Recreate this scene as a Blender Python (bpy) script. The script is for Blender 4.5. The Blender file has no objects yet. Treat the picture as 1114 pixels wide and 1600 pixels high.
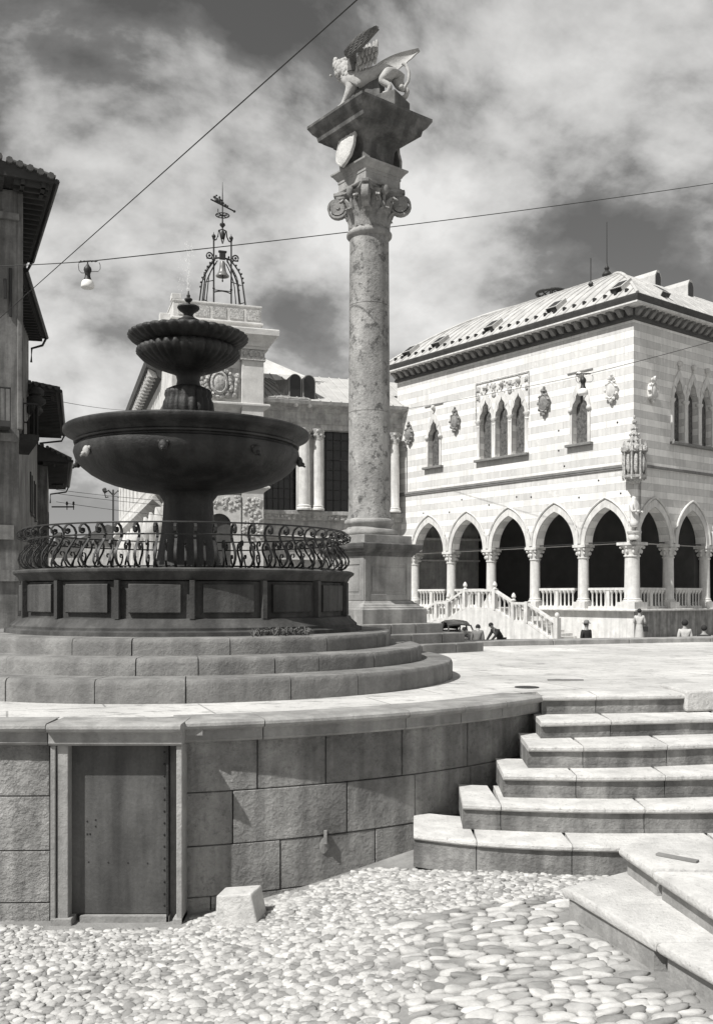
import bpy, bmesh, math, random
from math import sin, cos, pi, radians, sqrt, atan2, tan
from mathutils import Vector, Matrix
random.seed(7)
C = bpy.context.scene.collection
S = bpy.context.scene

# ------------------------------------------------------------------ camera
cam_d = bpy.data.cameras.new("camera"); cam = bpy.data.objects.new("camera", cam_d); C.objects.link(cam)
cam.location = (0, 0, 2.3); cam.rotation_euler = (radians(90), 0, 0)
cam_d.sensor_fit = 'HORIZONTAL'; cam_d.sensor_width = 36; cam_d.lens = 36*1500/1114
cam_d.shift_y = 131/1114; cam_d.clip_end = 3000; cam_d.clip_start = 0.05
S.camera = cam
# ------------------------------------------------------------------ sun and sky
SUN_AZ = radians(228); SUN_EL = radians(52)          # azimuth clockwise from +Y
sd = bpy.data.lights.new("sun", 'SUN'); sd.energy = 5.0; sd.angle = radians(0.5); sd.color = (1, .985, .955)
so = bpy.data.objects.new("sun", sd); C.objects.link(so)
sv = Vector((sin(SUN_AZ)*cos(SUN_EL), cos(SUN_AZ)*cos(SUN_EL), sin(SUN_EL)))
so.rotation_euler = sv.to_track_quat('Z', 'Y').to_euler(); so.location = (-20, -10, 40)
S.view_settings.view_transform = 'Standard'; S.view_settings.look = 'None'
S.view_settings.exposure = 0.17; S.view_settings.gamma = 1
W = bpy.data.worlds.new("World"); S.world = W; W.use_nodes = True
nt = W.node_tree; nt.nodes.clear()
def N(t, tree=None, **kw):
    n = (tree or nt).nodes.new(t)
    for k, v in kw.items():
        if k.startswith('i_'):
            n.inputs[k[2:].replace('_', ' ')].default_value = v
        else: setattr(n, k, v)
    return n
def L(a, b, tree=None): (tree or nt).links.new(a, b)
def ramp(tree, pts):
    r = tree.nodes.new('ShaderNodeValToRGB'); e = r.color_ramp.elements
    while len(e) < len(pts): e.new(0.5)
    for q, (p, c) in zip(e, pts):
        q.position = p; q.color = (c, c, c, 1) if not isinstance(c, tuple) else (*c, 1)
    return r
sky = N('ShaderNodeTexSky', sky_type='NISHITA', sun_disc=False, sun_elevation=SUN_EL, sun_rotation=SUN_AZ)
bw = N('ShaderNodeRGBToBW'); L(sky.outputs[0], bw.inputs[0])
tc = N('ShaderNodeTexCoord'); sep = N('ShaderNodeSeparateXYZ'); L(tc.outputs['Generated'], sep.inputs[0])
def M(op, a, b=None, tree=None, clamp=False):
    n = (tree or nt).nodes.new('ShaderNodeMath'); n.operation = op; n.use_clamp = clamp
    for i, v in enumerate((a, b)):
        if v is None: continue
        if isinstance(v, (int, float)): n.inputs[i].default_value = v
        else: (tree or nt).links.new(v, n.inputs[i])
    return n.outputs[0]
zz = M('ADD', M('MAXIMUM', sep.outputs[2], 0.0), 0.6)
cv = N('ShaderNodeCombineXYZ'); L(M('DIVIDE', sep.outputs[0], zz), cv.inputs[0]); L(M('DIVIDE', sep.outputs[1], zz), cv.inputs[1])
mp = N('ShaderNodeMapping'); mp.inputs['Location'].default_value = (4.74, 3.82, 0); mp.inputs['Rotation'].default_value = (0, 0, radians(-22))
mp.inputs['Scale'].default_value = (1.0, 1.1, 1); L(cv.outputs[0], mp.inputs[0])
n1 = N('ShaderNodeTexNoise'); n1.inputs['Scale'].default_value = 3.6; n1.inputs['Detail'].default_value = 12; n1.inputs['Roughness'].default_value = .58
n1.inputs['Distortion'].default_value = .15; L(mp.outputs[0], n1.inputs[0])
n2 = N('ShaderNodeTexNoise'); n2.inputs['Scale'].default_value = 9; n2.inputs['Detail'].default_value = 6; L(mp.outputs[0], n2.inputs[0])
cl = M('ADD', M('MULTIPLY', n1.outputs[0], .78), M('MULTIPLY', n2.outputs[0], .22))
cr = ramp(nt, [(.40, 0.0), (.46, .16), (.50, .52), (.54, .84), (.64, 1.35)]); L(cl, cr.inputs[0])
# haze toward the horizon brightens and evens the sky
hz = M('POWER', M('SUBTRACT', 1.0, M('MAXIMUM', sep.outputs[2], 0.0)), 5.0)
cloud = M('MULTIPLY', cr.outputs[0], 6.0)
base = M('ADD', M('MULTIPLY', bw.outputs[0], .36), .55)
val = M('ADD', base, cloud)
hzv = M('ADD', M('MULTIPLY', val, M('SUBTRACT', 1.0, M('MULTIPLY', hz, .35))), M('MULTIPLY', hz, 3.4))
cmb = N('ShaderNodeCombineXYZ')
L(hzv, cmb.inputs[0]); L(M('MULTIPLY', hzv, .992), cmb.inputs[1]); L(M('MULTIPLY', hzv, .975), cmb.inputs[2])
bg = N('ShaderNodeBackground'); bg.inputs[1].default_value = .078; L(cmb.outputs[0], bg.inputs[0])
wo = N('ShaderNodeOutputWorld'); L(bg.outputs[0], wo.inputs[0])

# ------------------------------------------------------------------ materials
def grey(v): return (v, v*.99, v*.965)
MT = {}
def stone(name, c, var=.35, scale=3., bump=.25, rough=.85, streak=0., spots=0., bands=None, fine=30., bdist=.01, island=False, spotw=0):
    m = bpy.data.materials.new(name); m.use_nodes = True; t = m.node_tree; t.nodes.clear()
    o = N('ShaderNodeOutputMaterial', t); b = N('ShaderNodeBsdfPrincipled', t); L(b.outputs[0], o.inputs[0], t)
    tc = N('ShaderNodeTexCoord', t)
    P = tc.outputs['Object']
    a = N('ShaderNodeTexNoise', t); a.inputs['Scale'].default_value = scale; a.inputs['Detail'].default_value = 8; a.inputs['Roughness'].default_value = .62; L(P, a.inputs[0], t)
    f = N('ShaderNodeTexNoise', t); f.inputs['Scale'].default_value = fine; f.inputs['Detail'].default_value = 5; f.inputs['Roughness'].default_value = .7; L(P, f.inputs[0], t)
    r = ramp(t, [(.3, 1-var), (.7, 1+var*.35)]); L(a.outputs[0], r.inputs[0], t)
    r2 = ramp(t, [(.3, 1-var*.45), (.65, 1.0)]); L(f.outputs[0], r2.inputs[0], t)
    v = M('MULTIPLY', r.outputs[0], r2.outputs[0], t)
    if streak:
        mpp = N('ShaderNodeMapping', t); mpp.inputs['Scale'].default_value = (5, 5, .45); L(P, mpp.inputs[0], t)
        s = N('ShaderNodeTexNoise', t); s.inputs['Scale'].default_value = 1.; s.inputs['Detail'].default_value = 5; L(mpp.outputs[0], s.inputs[0], t)
        rs = ramp(t, [(.42, 1-streak), (.6, 1.0)]); L(s.outputs[0], rs.inputs[0], t)
        v = M('MULTIPLY', v, rs.outputs[0], t)
    if spots:
        s = N('ShaderNodeTexNoise', t); s.inputs['Scale'].default_value = scale*5; s.inputs['Detail'].default_value = 6; s.inputs['Roughness'].default_value = .75; L(P, s.inputs[0], t)
        rs = ramp(t, [(.34+spotw, 1-spots), (.43+spotw, 1.0)]); L(s.outputs[0], rs.inputs[0], t)
        v = M('MULTIPLY', v, rs.outputs[0], t)
    if island:
        ge = N('ShaderNodeNewGeometry', t); ri = ramp(t, [(0, .42), (.4, .78), (1, 1.08)]); L(ge.outputs['Random Per Island'], ri.inputs[0], t)
        v = M('MULTIPLY', v, ri.outputs[0], t)
    if bands == 'floor':
        mr = N('ShaderNodeMapping', t); mr.inputs['Rotation'].default_value = (0, 0, radians(-20)); L(P, mr.inputs[0], t)
        br = N('ShaderNodeTexBrick', t); L(mr.outputs[0], br.inputs[0], t)
        br.inputs['Color1'].default_value = (1, 1, 1, 1); br.inputs['Color2'].default_value = (.82, .82, .82, 1); br.inputs['Mortar'].default_value = (.5, .5, .5, 1)
        br.inputs['Scale'].default_value = 1; br.inputs['Mortar Size'].default_value = .012; br.inputs['Mortar Smooth'].default_value = .6; br.inputs['Brick Width'].default_value = 1.5; br.inputs['Row Height'].default_value = .8
        bb = N('ShaderNodeRGBToBW', t); L(br.outputs[0], bb.inputs[0], t); v = M('MULTIPLY', v, bb.outputs[0], t)
        mq = N('ShaderNodeMapping', t); mq.inputs['Scale'].default_value = (1.1, 3.2, 1); L(P, mq.inputs[0], t)
        s = N('ShaderNodeTexNoise', t); s.inputs['Scale'].default_value = 2.2; s.inputs['Detail'].default_value = 9; s.inputs['Roughness'].default_value = .72; L(mq.outputs[0], s.inputs[0], t)
        rs = ramp(t, [(.36, .5), (.45, 1.0)]); L(s.outputs[0], rs.inputs[0], t); v = M('MULTIPLY', v, rs.outputs[0], t)
        bands = None
    if bands:
        kind = bands
        sp = N('ShaderNodeSeparateXYZ', t); L(P, sp.inputs[0], t)
        h = M('ADD', sp.outputs[0], sp.outputs[1], t)
        cc = N('ShaderNodeCombineXYZ', t); L(h, cc.inputs[0], t); L(sp.outputs[2], cc.inputs[1], t)
        br = N('ShaderNodeTexBrick', t); L(cc.outputs[0], br.inputs[0], t)
        br.inputs['Color1'].default_value = (1, 1, 1, 1); br.inputs['Color2'].default_value = (.78, .78, .78, 1) if kind == 'loggia' else (.8, .8, .8, 1)
        br.inputs['Mortar'].default_value = (.6, .6, .6, 1)
        br.inputs['Scale'].default_value = 1; br.inputs['Mortar Size'].default_value = .008 if kind == 'loggia' else .012
        br.inputs['Brick Width'].default_value = 1.15; br.inputs['Row Height'].default_value = .37; br.inputs['Bias'].default_value = -.35
        bb = N('ShaderNodeRGBToBW', t); L(br.outputs[0], bb.inputs[0], t)
        v = M('MULTIPLY', v, bb.outputs[0], t)
        if kind == 'loggia':
            par = M('MODULO', M('FLOOR', M('DIVIDE', M('ADD', sp.outputs[2], 3.7, t), .37, t), None, t), 2.0, t)
            pat = M('GREATER_THAN', a.outputs[0], .40, t)
            k = M('MULTIPLY', par, M('ADD', .45, M('MULTIPLY', pat, .55, t), t), t)
            v = M('MULTIPLY', v, M('SUBTRACT', 1.0, M('MULTIPLY', k, .22, t), t), t)
    cc = N('ShaderNodeCombineXYZ', t)
    for i, q in enumerate(grey(c)): L(M('MULTIPLY', v, q, t), cc.inputs[i], t)
    L(cc.outputs[0], b.inputs['Base Color'], t)
    b.inputs['Roughness'].default_value = rough
    if bump:
        bp = N('ShaderNodeBump', t); bp.inputs['Strength'].default_value = bump; bp.inputs['Distance'].default_value = bdist
        hh = M('ADD', f.outputs[0], M('MULTIPLY', a.outputs[0], 1.5, t), t)
        L(hh, bp.inputs['Height'], t); L(bp.outputs[0], b.inputs['Normal'], t)
    MT[name] = m; return m
stone('wall_stone', .46, .5, 2.2, 1.0, streak=.4, spots=.3, fine=26, bdist=.05)
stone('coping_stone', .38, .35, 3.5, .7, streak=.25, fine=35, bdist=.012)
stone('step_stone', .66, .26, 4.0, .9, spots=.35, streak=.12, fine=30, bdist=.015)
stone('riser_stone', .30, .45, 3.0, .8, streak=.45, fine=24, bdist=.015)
stone('fountain_step_stone', .26, .42, 2.6, .8, streak=.25, fine=28, bdist=.015)
stone('white_step_stone', .60, .28, 4.0, .9, spots=.3, fine=34, bdist=.015)
stone('paving', .64, .28, 1.1, .9, bands='floor', spots=.4, fine=18, bdist=.012)
stone('street_ground', .30, .4, 3.0, .8, fine=40)
stone('pebble', .57, .3, 9., .4, fine=60, island=True)
stone('fountain_dark', .042, .5, 3.0, .9, rough=.6, streak=.65, fine=25)
stone('fountain_drum', .10, .5, 2.4, .7, streak=.5, fine=25)
stone('iron', .022, .4, 12, .2, rough=.55)
stone('door_iron', .12, .5, 2.2, .35, rough=.7, streak=.55, fine=40)
stone('column_stone', .43, .5, 1.5, .9, spots=.62, spotw=.05, streak=.25, fine=22, bdist=.02)
stone('pedestal_stone', .40, .4, 2.4, .6, streak=.35, fine=24)
stone('monument_dark', .17, .55, 3.5, .6, streak=.45, fine=24)
stone('capital_stone', .30, .55, 5, .9, spots=.5, fine=30)
stone('lion_stone', .46, .3, 6, .6, fine=30)
stone('lion_dark', .16, .4, 6, .6, fine=30)
stone('loggia_marble', .90, .13, 1.2, .2, streak=.10, bands='loggia', fine=8)
stone('white_marble', .72, .2, 3, .3, streak=.16, fine=18)
stone('carved_marble', .60, .5, 7, .9, spots=.5, fine=14, bdist=.04)
stone('grey_trim', .23, .3, 3, .2, fine=14)
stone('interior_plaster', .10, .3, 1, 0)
stone('lead_roof', .52, .3, 1.4, .2, rough=.6, fine=10)
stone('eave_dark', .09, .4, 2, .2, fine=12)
stone('church_stone', .48, .4, 1.6, .5, streak=.2, fine=10, bdist=.03)
stone('church_light', .66, .28, 1.2, .4, fine=9, bdist=.03)
stone('church_roof', .34, .3, 1.2, .2, streak=.2, fine=9)
stone('church_roof_pale', .48, .2, 1.2, .2, fine=9)
stone('house_plaster', .26, .55, .7, .4, streak=.4, fine=8, bdist=.03)
stone('house_dark', .05, .5, .7, .4, fine=8)
stone('tile', .10, .5, 2.5, .6, fine=12)
stone('dark_glass', .02, .3, 2, 0, rough=.25)
stone('lattice_glass', .16, .8, 6, .8, rough=.5, fine=14)
stone('bronze', .18, .3, 6, .2, rough=.35)
stone('white_enamel', .8, .05, 6, .02, rough=.3)
stone('skin', .35, .1, 8, .05, rough=.6)
stone('dark_cloth', .025, .3, 8, .1)
stone('pale_cloth', .5, .2, 8, .1)
stone('grey_cloth', .18, .2, 8, .1)
stone('hair', .02, .3, 12, .2)
stone('car_paint', .045, .15, 3, .0, rough=.25)
stone('rubber', .02, .2, 8, .1)
stone('weed_leaf', .14, .5, 20, .1)
stone('wire', .03, .1, 4, 0)
wm = bpy.data.materials.new('water_spray'); wm.use_nodes = True; t = wm.node_tree
b = t.nodes['Principled BSDF']; b.inputs['Base Color'].default_value = (.85, .85, .85, 1); b.inputs['Alpha'].default_value = .35; b.inputs['Roughness'].default_value = .2
MT['water_spray'] = wm
wm = bpy.data.materials.new('pool_water'); wm.use_nodes = True
b = wm.node_tree.nodes['Principled BSDF']; b.inputs['Base Color'].default_value = (.03, .03, .03, 1); b.inputs['Roughness'].default_value = .08
MT['pool_water'] = wm

# ------------------------------------------------------------------ mesh helpers
class MB:
    def __init__(s): s.v = []; s.f = []; s.M = None
    def pv(s, p):
        s.v.append(tuple(s.M @ Vector(p)) if s.M else tuple(p)); return len(s.v)-1
    def face(s, ids): s.f.append(tuple(ids))
    def poly(s, pts): s.face([s.pv(p) for p in pts])
    def box(s, x0, x1, y0, y1, z0, z1):
        i = [s.pv(p) for p in ((x0,y0,z0),(x1,y0,z0),(x1,y1,z0),(x0,y1,z0),(x0,y0,z1),(x1,y0,z1),(x1,y1,z1),(x0,y1,z1))]
        for q in ((0,3,2,1),(4,5,6,7),(0,1,5,4),(1,2,6,5),(2,3,7,6),(3,0,4,7)): s.face([i[k] for k in q])
        return s
    def prism(s, pts, z0, z1):
        """vertical prism from a CCW plan polygon; pts may carry own z offsets"""
        n = len(pts); a = [s.pv((p[0], p[1], z0)) for p in pts]; b = [s.pv((p[0], p[1], z1)) for p in pts]
        s.face(a[::-1]); s.face(b)
        for k in range(n): s.face((a[k], a[(k+1) % n], b[(k+1) % n], b[k]))
        return s
    def loft(s, rings, closed=True, caps=True):
        R = [[s.pv(p) for p in r] for r in rings]; n = len(R[0])
        for i in range(len(R)-1):
            for k in range(n if closed else n-1):
                s.face((R[i][k], R[i][(k+1) % n], R[i+1][(k+1) % n], R[i+1][k]))
        if caps: s.face(R[0][::-1]); s.face(R[-1])
        return s
    def lathe(s, prof, seg=32, c=(0,0,0), a0=0, a1=2*pi, rf=None):
        full = abs(a1-a0-2*pi) < 1e-6; n = seg if full else seg+1
        rings = []
        for r, z in prof:
            rings.append([(c[0]+(r*(rf(a0+(a1-a0)*k/seg, r, z) if rf else 1))*cos(a0+(a1-a0)*k/seg), c[1]+(r*(rf(a0+(a1-a0)*k/seg, r, z) if rf else 1))*sin(a0+(a1-a0)*k/seg), c[2]+z) for k in range(n)])
        return s.loft(rings, closed=full, caps=full)
    def squares(s, prof, c=(0,0), rot=0):
        """stacked square sections: (half_diagonal, z)"""
        rings = [[(c[0]+r*cos(rot+pi/2*k), c[1]+r*sin(rot+pi/2*k), z) for k in range(4)] for r, z in prof]
        return s.loft(rings)
    def tube(s, pts, r, n=6, r1=None, closed=False):
        pts = [Vector(p) for p in pts]; rings = []; m = len(pts)
        for i, p in enumerate(pts):
            if closed: d = pts[(i+1) % m]-pts[i-1]
            else: d = pts[min(i+1, m-1)]-pts[max(i-1, 0)]
            d.normalize(); up = Vector((0,0,1)) if abs(d.z) < .95 else Vector((1,0,0))
            x = d.cross(up).normalized(); y = d.cross(x)
            rr = r if r1 is None else r+(r1-r)*i/(m-1)
            rings.append([p+x*rr*cos(2*pi*k/n)+y*rr*sin(2*pi*k/n) for k in range(n)])
        if closed: rings.append(rings[0]); return s.loft(rings, caps=False)
        return s.loft(rings)
    def bar(s, pts, w, h, side):
        """flat bar along pts; side = width direction vector"""
        pts = [Vector(p) for p in pts]; m = len(pts); rings = []; sd_ = Vector(side).normalized()
        for i, p in enumerate(pts):
            d = (pts[min(i+1, m-1)]-pts[max(i-1, 0)]).normalized(); nn = d.cross(sd_).normalized()
            rings.append([p+sd_*w/2+nn*h/2, p-sd_*w/2+nn*h/2, p-sd_*w/2-nn*h/2, p+sd_*w/2-nn*h/2])
        return s.loft(rings)
    def blob(s, c, r, n=8, m=6, rough=0.):
        rings = []
        for i in range(1, m):
            th = pi*i/m
            rings.append([(c[0]+r[0]*(1+random.uniform(-rough, rough))*sin(th)*cos(2*pi*k/n), c[1]+r[1]*(1+random.uniform(-rough, rough))*sin(th)*sin(2*pi*k/n), c[2]-r[2]*cos(th)) for k in range(n)])
        R = [[s.pv(p) for p in q] for q in rings]
        for i in range(len(R)-1):
            for k in range(n): s.face((R[i][k], R[i][(k+1) % n], R[i+1][(k+1) % n], R[i+1][k]))
        a = s.pv((c[0], c[1], c[2]-r[2])); b = s.pv((c[0], c[1], c[2]+r[2]))
        for k in range(n): s.face((a, R[0][(k+1) % n], R[0][k])); s.face((b, R[-1][k], R[-1][(k+1) % n]))
        return s
    def build(s, name, mat, parent=None, smooth=False, bevel=0, label=None):
        me = bpy.data.meshes.new(name); me.from_pydata(s.v, [], s.f); me.update()
        bm = bmesh.new(); bm.from_mesh(me); bmesh.ops.recalc_face_normals(bm, faces=bm.faces); bm.to_mesh(me); bm.free()
        me.materials.append(MT[mat] if isinstance(mat, str) else mat)
        o = bpy.data.objects.new(name, me); C.objects.link(o)
        if parent: o.parent = parent
        if smooth:
            me.shade_smooth()
            if smooth != 'all': me.set_sharp_from_angle(angle=radians(smooth if smooth is not True else 40))
        if bevel:
            bv = o.modifiers.new('bevel', 'BEVEL'); bv.width = bevel; bv.segments = 2; bv.limit_method = 'ANGLE'; bv.angle_limit = radians(40)
        if label: o['label'] = label
        return o
def tag(o, label, cat, group=None):
    o['label'] = label; o['category'] = cat
    if group: o['group'] = group
    return o
def struct(o): o['kind'] = 'structure'; return o
def thing(name, label, cat, loc=(0,0,0), rz=0, group=None):
    o = bpy.data.objects.new(name, None); C.objects.link(o); o.location = loc; o.rotation_euler = (0,0,rz); o.empty_display_size = .2
    return tag(o, label, cat, group)
def cp(o, parent, loc=None, rz=None):
    c = o.copy(); C.objects.link(c); c.parent = parent
    if loc is not None: c.location = loc
    if rz is not None: c.rotation_euler = (0,0,rz)
    for k in [x for x in bpy.data.objects if x.parent == o]:
        d = k.copy(); C.objects.link(d); d.parent = c
    return c
def wall_open(mb, P, L0, L1, z0, z1, th, ops):
    """wall from s=L0..L1 with openings (centre, sill, curve[(ds,z)] left-to-right above sill). P(s,depth,z)->xyz"""
    def quad(a, b, c, d): mb.face([mb.pv(P(*q)) for q in (a, b, c, d)])
    s = L0
    def solid(a, b, lo, hi):
        if b-a < 1e-5 or hi-lo < 1e-5: return
        quad((a,0,lo),(b,0,lo),(b,0,hi),(a,0,hi)); quad((a,th,lo),(a,th,hi),(b,th,hi),(b,th,lo))
    for c, sill, cur in sorted(ops, key=lambda q: q[0]):
        a, b = c+cur[0][0], c+cur[-1][0]
        solid(s, a, z0, z1)
        if sill > z0: solid(a, b, z0, sill); quad((a,0,sill),(b,0,sill),(b,th,sill),(a,th,sill))
        quad((a,0,sill),(a,th,sill),(a,th,cur[0][1]),(a,0,cur[0][1])); quad((b,0,sill),(b,0,cur[-1][1]),(b,th,cur[-1][1]),(b,th,sill))
        for (x0, h0), (x1, h1) in zip(cur, cur[1:]):
            if x1-x0 > 1e-6:
                quad((c+x0,0,h0),(c+x1,0,h1),(c+x1,0,z1),(c+x0,0,z1)); quad((c+x0,th,h0),(c+x0,th,z1),(c+x1,th,z1),(c+x1,th,h1))
            quad((c+x0,0,h0),(c+x0,th,h0),(c+x1,th,h1),(c+x1,0,h1))
        s = b
    solid(s, L1, z0, z1)
    quad((L0,0,z0),(L0,0,z1),(L0,th,z1),(L0,th,z0)); quad((L1,0,z0),(L1,th,z0),(L1,th,z1),(L1,0,z1))
    quad((L0,0,z1),(L1,0,z1),(L1,th,z1),(L0,th,z1)); quad((L0,0,z0),(L0,th,z0),(L1,th,z0),(L1,0,z0))
def pointed(w, h, zs, n=8):
    R = (w*w+h*h)/(2*w); a1 = math.acos(max(-1, min(1, (R-w)/R))); pts = []
    if h < w: a1 = math.asin(h/R) if R > h else a1
    for k in range(n+1):
        a = a1*k/n; pts.append((-w+R-R*cos(a), zs+R*sin(a)))
    pts[-1] = (0, zs+h)
    return pts+[(-x, z) for x, z in pts[-2::-1]]
def roundarch(w, zs, n=16): return [(-w*cos(pi*k/n), zs+w*sin(pi*k/n)) for k in range(n+1)]
def trefoil(w, h, zs):
    q = [(-1,0),(-.97,.16),(-.86,.30),(-.68,.37),(-.52,.38),(-.56,.52),(-.48,.66),(-.30,.76),(-.12,.84),(0,1)]
    q = sorted(q, key=lambda t: t[0]); l = [(x*w, zs+h*z) for x, z in q]
    return l+[(-x, z) for x, z in l[-2::-1]]
def band(mb, P, inner, outer, c, proud, back=0.02):
    """moulding between two curves with equal point counts, standing proud of the wall"""
    n = len(inner)
    a = [mb.pv(P(c+x, -proud, z)) for x, z in inner]; b = [mb.pv(P(c+x, -proud, z)) for x, z in outer]
    a2 = [mb.pv(P(c+x, back, z)) for x, z in inner]; b2 = [mb.pv(P(c+x, back, z)) for x, z in outer]
    for k in range(n-1):
        mb.face((a[k], a[k+1], b[k+1], b[k])); mb.face((b[k], b[k+1], b2[k+1], b2[k])); mb.face((a[k], a2[k], a2[k+1], a[k+1])); mb.face((a2[k], b2[k], b2[k+1], a2[k+1]))
    mb.face((a[0], b[0], b2[0], a2[0])); mb.face((a[-1], a2[-1], b2[-1], b[-1]))
def skinmesh(name, mat, verts, edges, rad, parent=None, sub=2, root=0):
    me = bpy.data.meshes.new(name); me.from_pydata(verts, edges, []); me.update()
    o = bpy.data.objects.new(name, me); C.objects.link(o)
    if parent: o.parent = parent
    sk = o.modifiers.new('skin', 'SKIN'); sk.use_smooth_shade = True
    lay = me.skin_vertices[0] if me.skin_vertices else None
    if lay is None:
        bm = bmesh.new(); bm.from_mesh(me); bm.verts.layers.skin.verify(); bm.to_mesh(me); bm.free(); lay = me.skin_vertices[0]
    for i, v in enumerate(lay.data):
        r = rad[i]; v.radius = (r, r) if not isinstance(r, tuple) else r; v.use_root = (i == root)
    if sub: ss = o.modifiers.new('subsurf', 'SUBSURF'); ss.levels = sub; ss.render_levels = sub
    me.materials.append(MT[mat]); return o
# pixel helpers: photograph pixel (1114 wide) at a depth -> world
def at(x, y, d): return ((x-557)*d/1500, d, 2.3+(931-y)*d/1500)
# ================================================================== GROUND
def sm(t): t = max(0, min(1, t)); return t*t*(3-2*t)
def zg(x, y):
    near = .34*sm((x+1.5)/2.6)
    return near*(1-sm((y-10)/10)) - .45*sm((y-16)/8)
def axis(pts):
    out = []
    for a, b, st in pts:
        k = a
        while k < b-1e-6: out.append(k); k += st
    out.append(pts[-1][1]); return out
gx = axis([(-900,-100,200),(-100,-20,20),(-20,-5,3),(-5,6,.25),(6,20,2),(20,100,20),(100,900,200)])
gy = axis([(-400,-40,90),(-40,0,8),(0,12,.25),(12,30,1),(30,130,20),(130,1500,300)])
g = MB()
idx = [[g.pv((x, y, zg(x, y)-.02)) for x in gx] for y in gy]
for j in range(len(gy)-1):
    for i in range(len(gx)-1): g.face((idx[j][i], idx[j][i+1], idx[j+1][i+1], idx[j+1][i]))
struct(g.build('street', 'street_ground', smooth='all'))

# ================================================================== TERRACE
A = Vector((-2.48, 12.09)); RT = 5.4; TZ = 1.4
def onarc(r, ph, c=A): return (c.x+r*sin(ph), c.y-r*cos(ph))
def phi_at(x, r, c=A):
    k = (x-557)/1500; lo, hi = -1.2, 1.2
    for _ in range(50):
        m = (lo+hi)/2; p = onarc(r, m, c)
        if p[0]/p[1] < k: lo = m
        else: hi = m
    return (lo+hi)/2
def arcblock(mb, c, p0, p1, ro, ri, z0, z1, gap=.004, prof=None):
    """stone block of a ring; prof = [(dr,z)] outer face profile bottom to top"""
    g0 = gap/ro; p0 += g0; p1 -= g0; n = max(2, int(abs(p1-p0)/.03)+1)
    prof = prof or [(0, z0), (0, z1)]
    rings = []
    for k in range(n+1):
        ph = p0+(p1-p0)*k/n; r = []
        for dr, z in prof: x, y = onarc(ro+dr, ph, c); r.append((x, y, z))
        for z in (prof[-1][1], prof[0][1]): x, y = onarc(ri, ph, c); r.append((x, y, z))
        rings.append(r)
    mb.loft(rings)
# terrace floor
PS, PE = radians(-80), radians(50.6)
TE = [(1.66,8.60),(2.4,8.68),(2.99,8.77),(3.6,8.88),(4.6,9.05)]
fl = [onarc(5.05, PS+(PE-PS)*k/60) for k in range(61)]+[(1.62,8.98),(3.0,9.13),(4.6,9.4),(14,10.5)]
farl = [(14, 21.34), (6.84,18.75),(2.28,17.1),(-9,13.02)]
t = MB(); t.prism(fl+farl, -1.0, TZ-.004)
struct(t.build('terrace_floor', 'paving'))
kb = MB()
kd = Vector((4.56,1.65)).normalized(); kn = Vector((-kd.y, kd.x))
k0 = Vector((-9,13.02)); 
s = 0.
while s < 24:
    e = s+random.uniform(1.3,1.9); a = k0+kd*(s+.006); b = k0+kd*(e-.006)
    j = random.uniform(-.006,.006)
    kb.prism([tuple(a+kn*j), tuple(b+kn*j), tuple(b+kn*.55), tuple(a+kn*.55)], -1, TZ+.085+j)
    s = e
tag(kb.build('terrace_kerb', 'coping_stone', bevel=.012), 'low pale stone kerb along the far edge of the bright terrace, in front of the crouching man', 'kerb')

m = MB(); a = at(856,1063,0); dY = 1350/132.; m.box((856-557)*dY/1500,(912-557)*dY/1500,dY,dY+.035,TZ-.01,TZ+.004)
tag(m.build('drain_slot', 'iron'), 'thin dark drain slot in the bright terrace floor behind the top step', 'drain')
dY = 1350/143.; m = MB(); m.lathe([(.12,TZ-.01),(.12,TZ+.003)], 20, c=((823-557)*dY/1500,dY,0))
tag(m.build('drain_cover', 'iron'), 'small round dark drain cover in the terrace floor near the curved coping', 'drain')
rw = thing('retaining_wall', 'curved stone retaining wall with moulded coping and iron door, in the foreground below the fountain', 'wall', (0,0,0))
courses = [(1.256,.87,[404,512,632,735]),(.87,.48,[365,545,652,740]),(.48,.11,[440,590,690]),(.11,-.3,[330,480,620])]
PD0, PD1 = -2.16, -1.22
pR = phi_at(287, 5.33); pL = phi_at(76, 5.30)
mb = MB()
for z1, z0, js in courses:
    cuts = [pR]+[phi_at(x, 5.33) for x in js]+[radians(62)]
    for a, b in zip(cuts, cuts[1:]):
        arcblock(mb, A, a, b, 5.30+random.uniform(-.004,.004), 4.9, z0+.003, z1-.003)
    cl = [radians(-80), radians(-50), radians(-30), radians(-12), pL] if js[0] != 365 else [radians(-80), radians(-60), radians(-40), radians(-20), pL]
    for a, b in zip(cl, cl[1:]): arcblock(mb, A, a, b, 5.26+random.uniform(-.004,.004), 4.9, z0+.003, z1-.003)
arcblock(mb, A, radians(-80), radians(62), 5.22, 4.8, -.5, 1.3)
wb = mb.build('masonry', 'wall_stone', rw, bevel=.006, smooth=35)
cm = MB()
cprof = [(-.045,1.245),(-.03,1.262),(-.035,1.275),(-.035,1.33),(-.02,1.338),(0.012,1.348),(.022,1.368),(.018,1.388),(0,TZ)]
js = [pR-.012]+[phi_at(x, 5.4) for x in (413,638,725,790)]+[PE]
for a, b in zip(js, js[1:]): arcblock(cm, A, a, b, RT, 4.98, 0, 0, prof=cprof)
js = [radians(-80), radians(-55), radians(-35), radians(-17), pL]
for a, b in zip(js, js[1:]): arcblock(cm, A, a, b, RT-.04, 4.98, 0, 0, prof=cprof)
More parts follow.
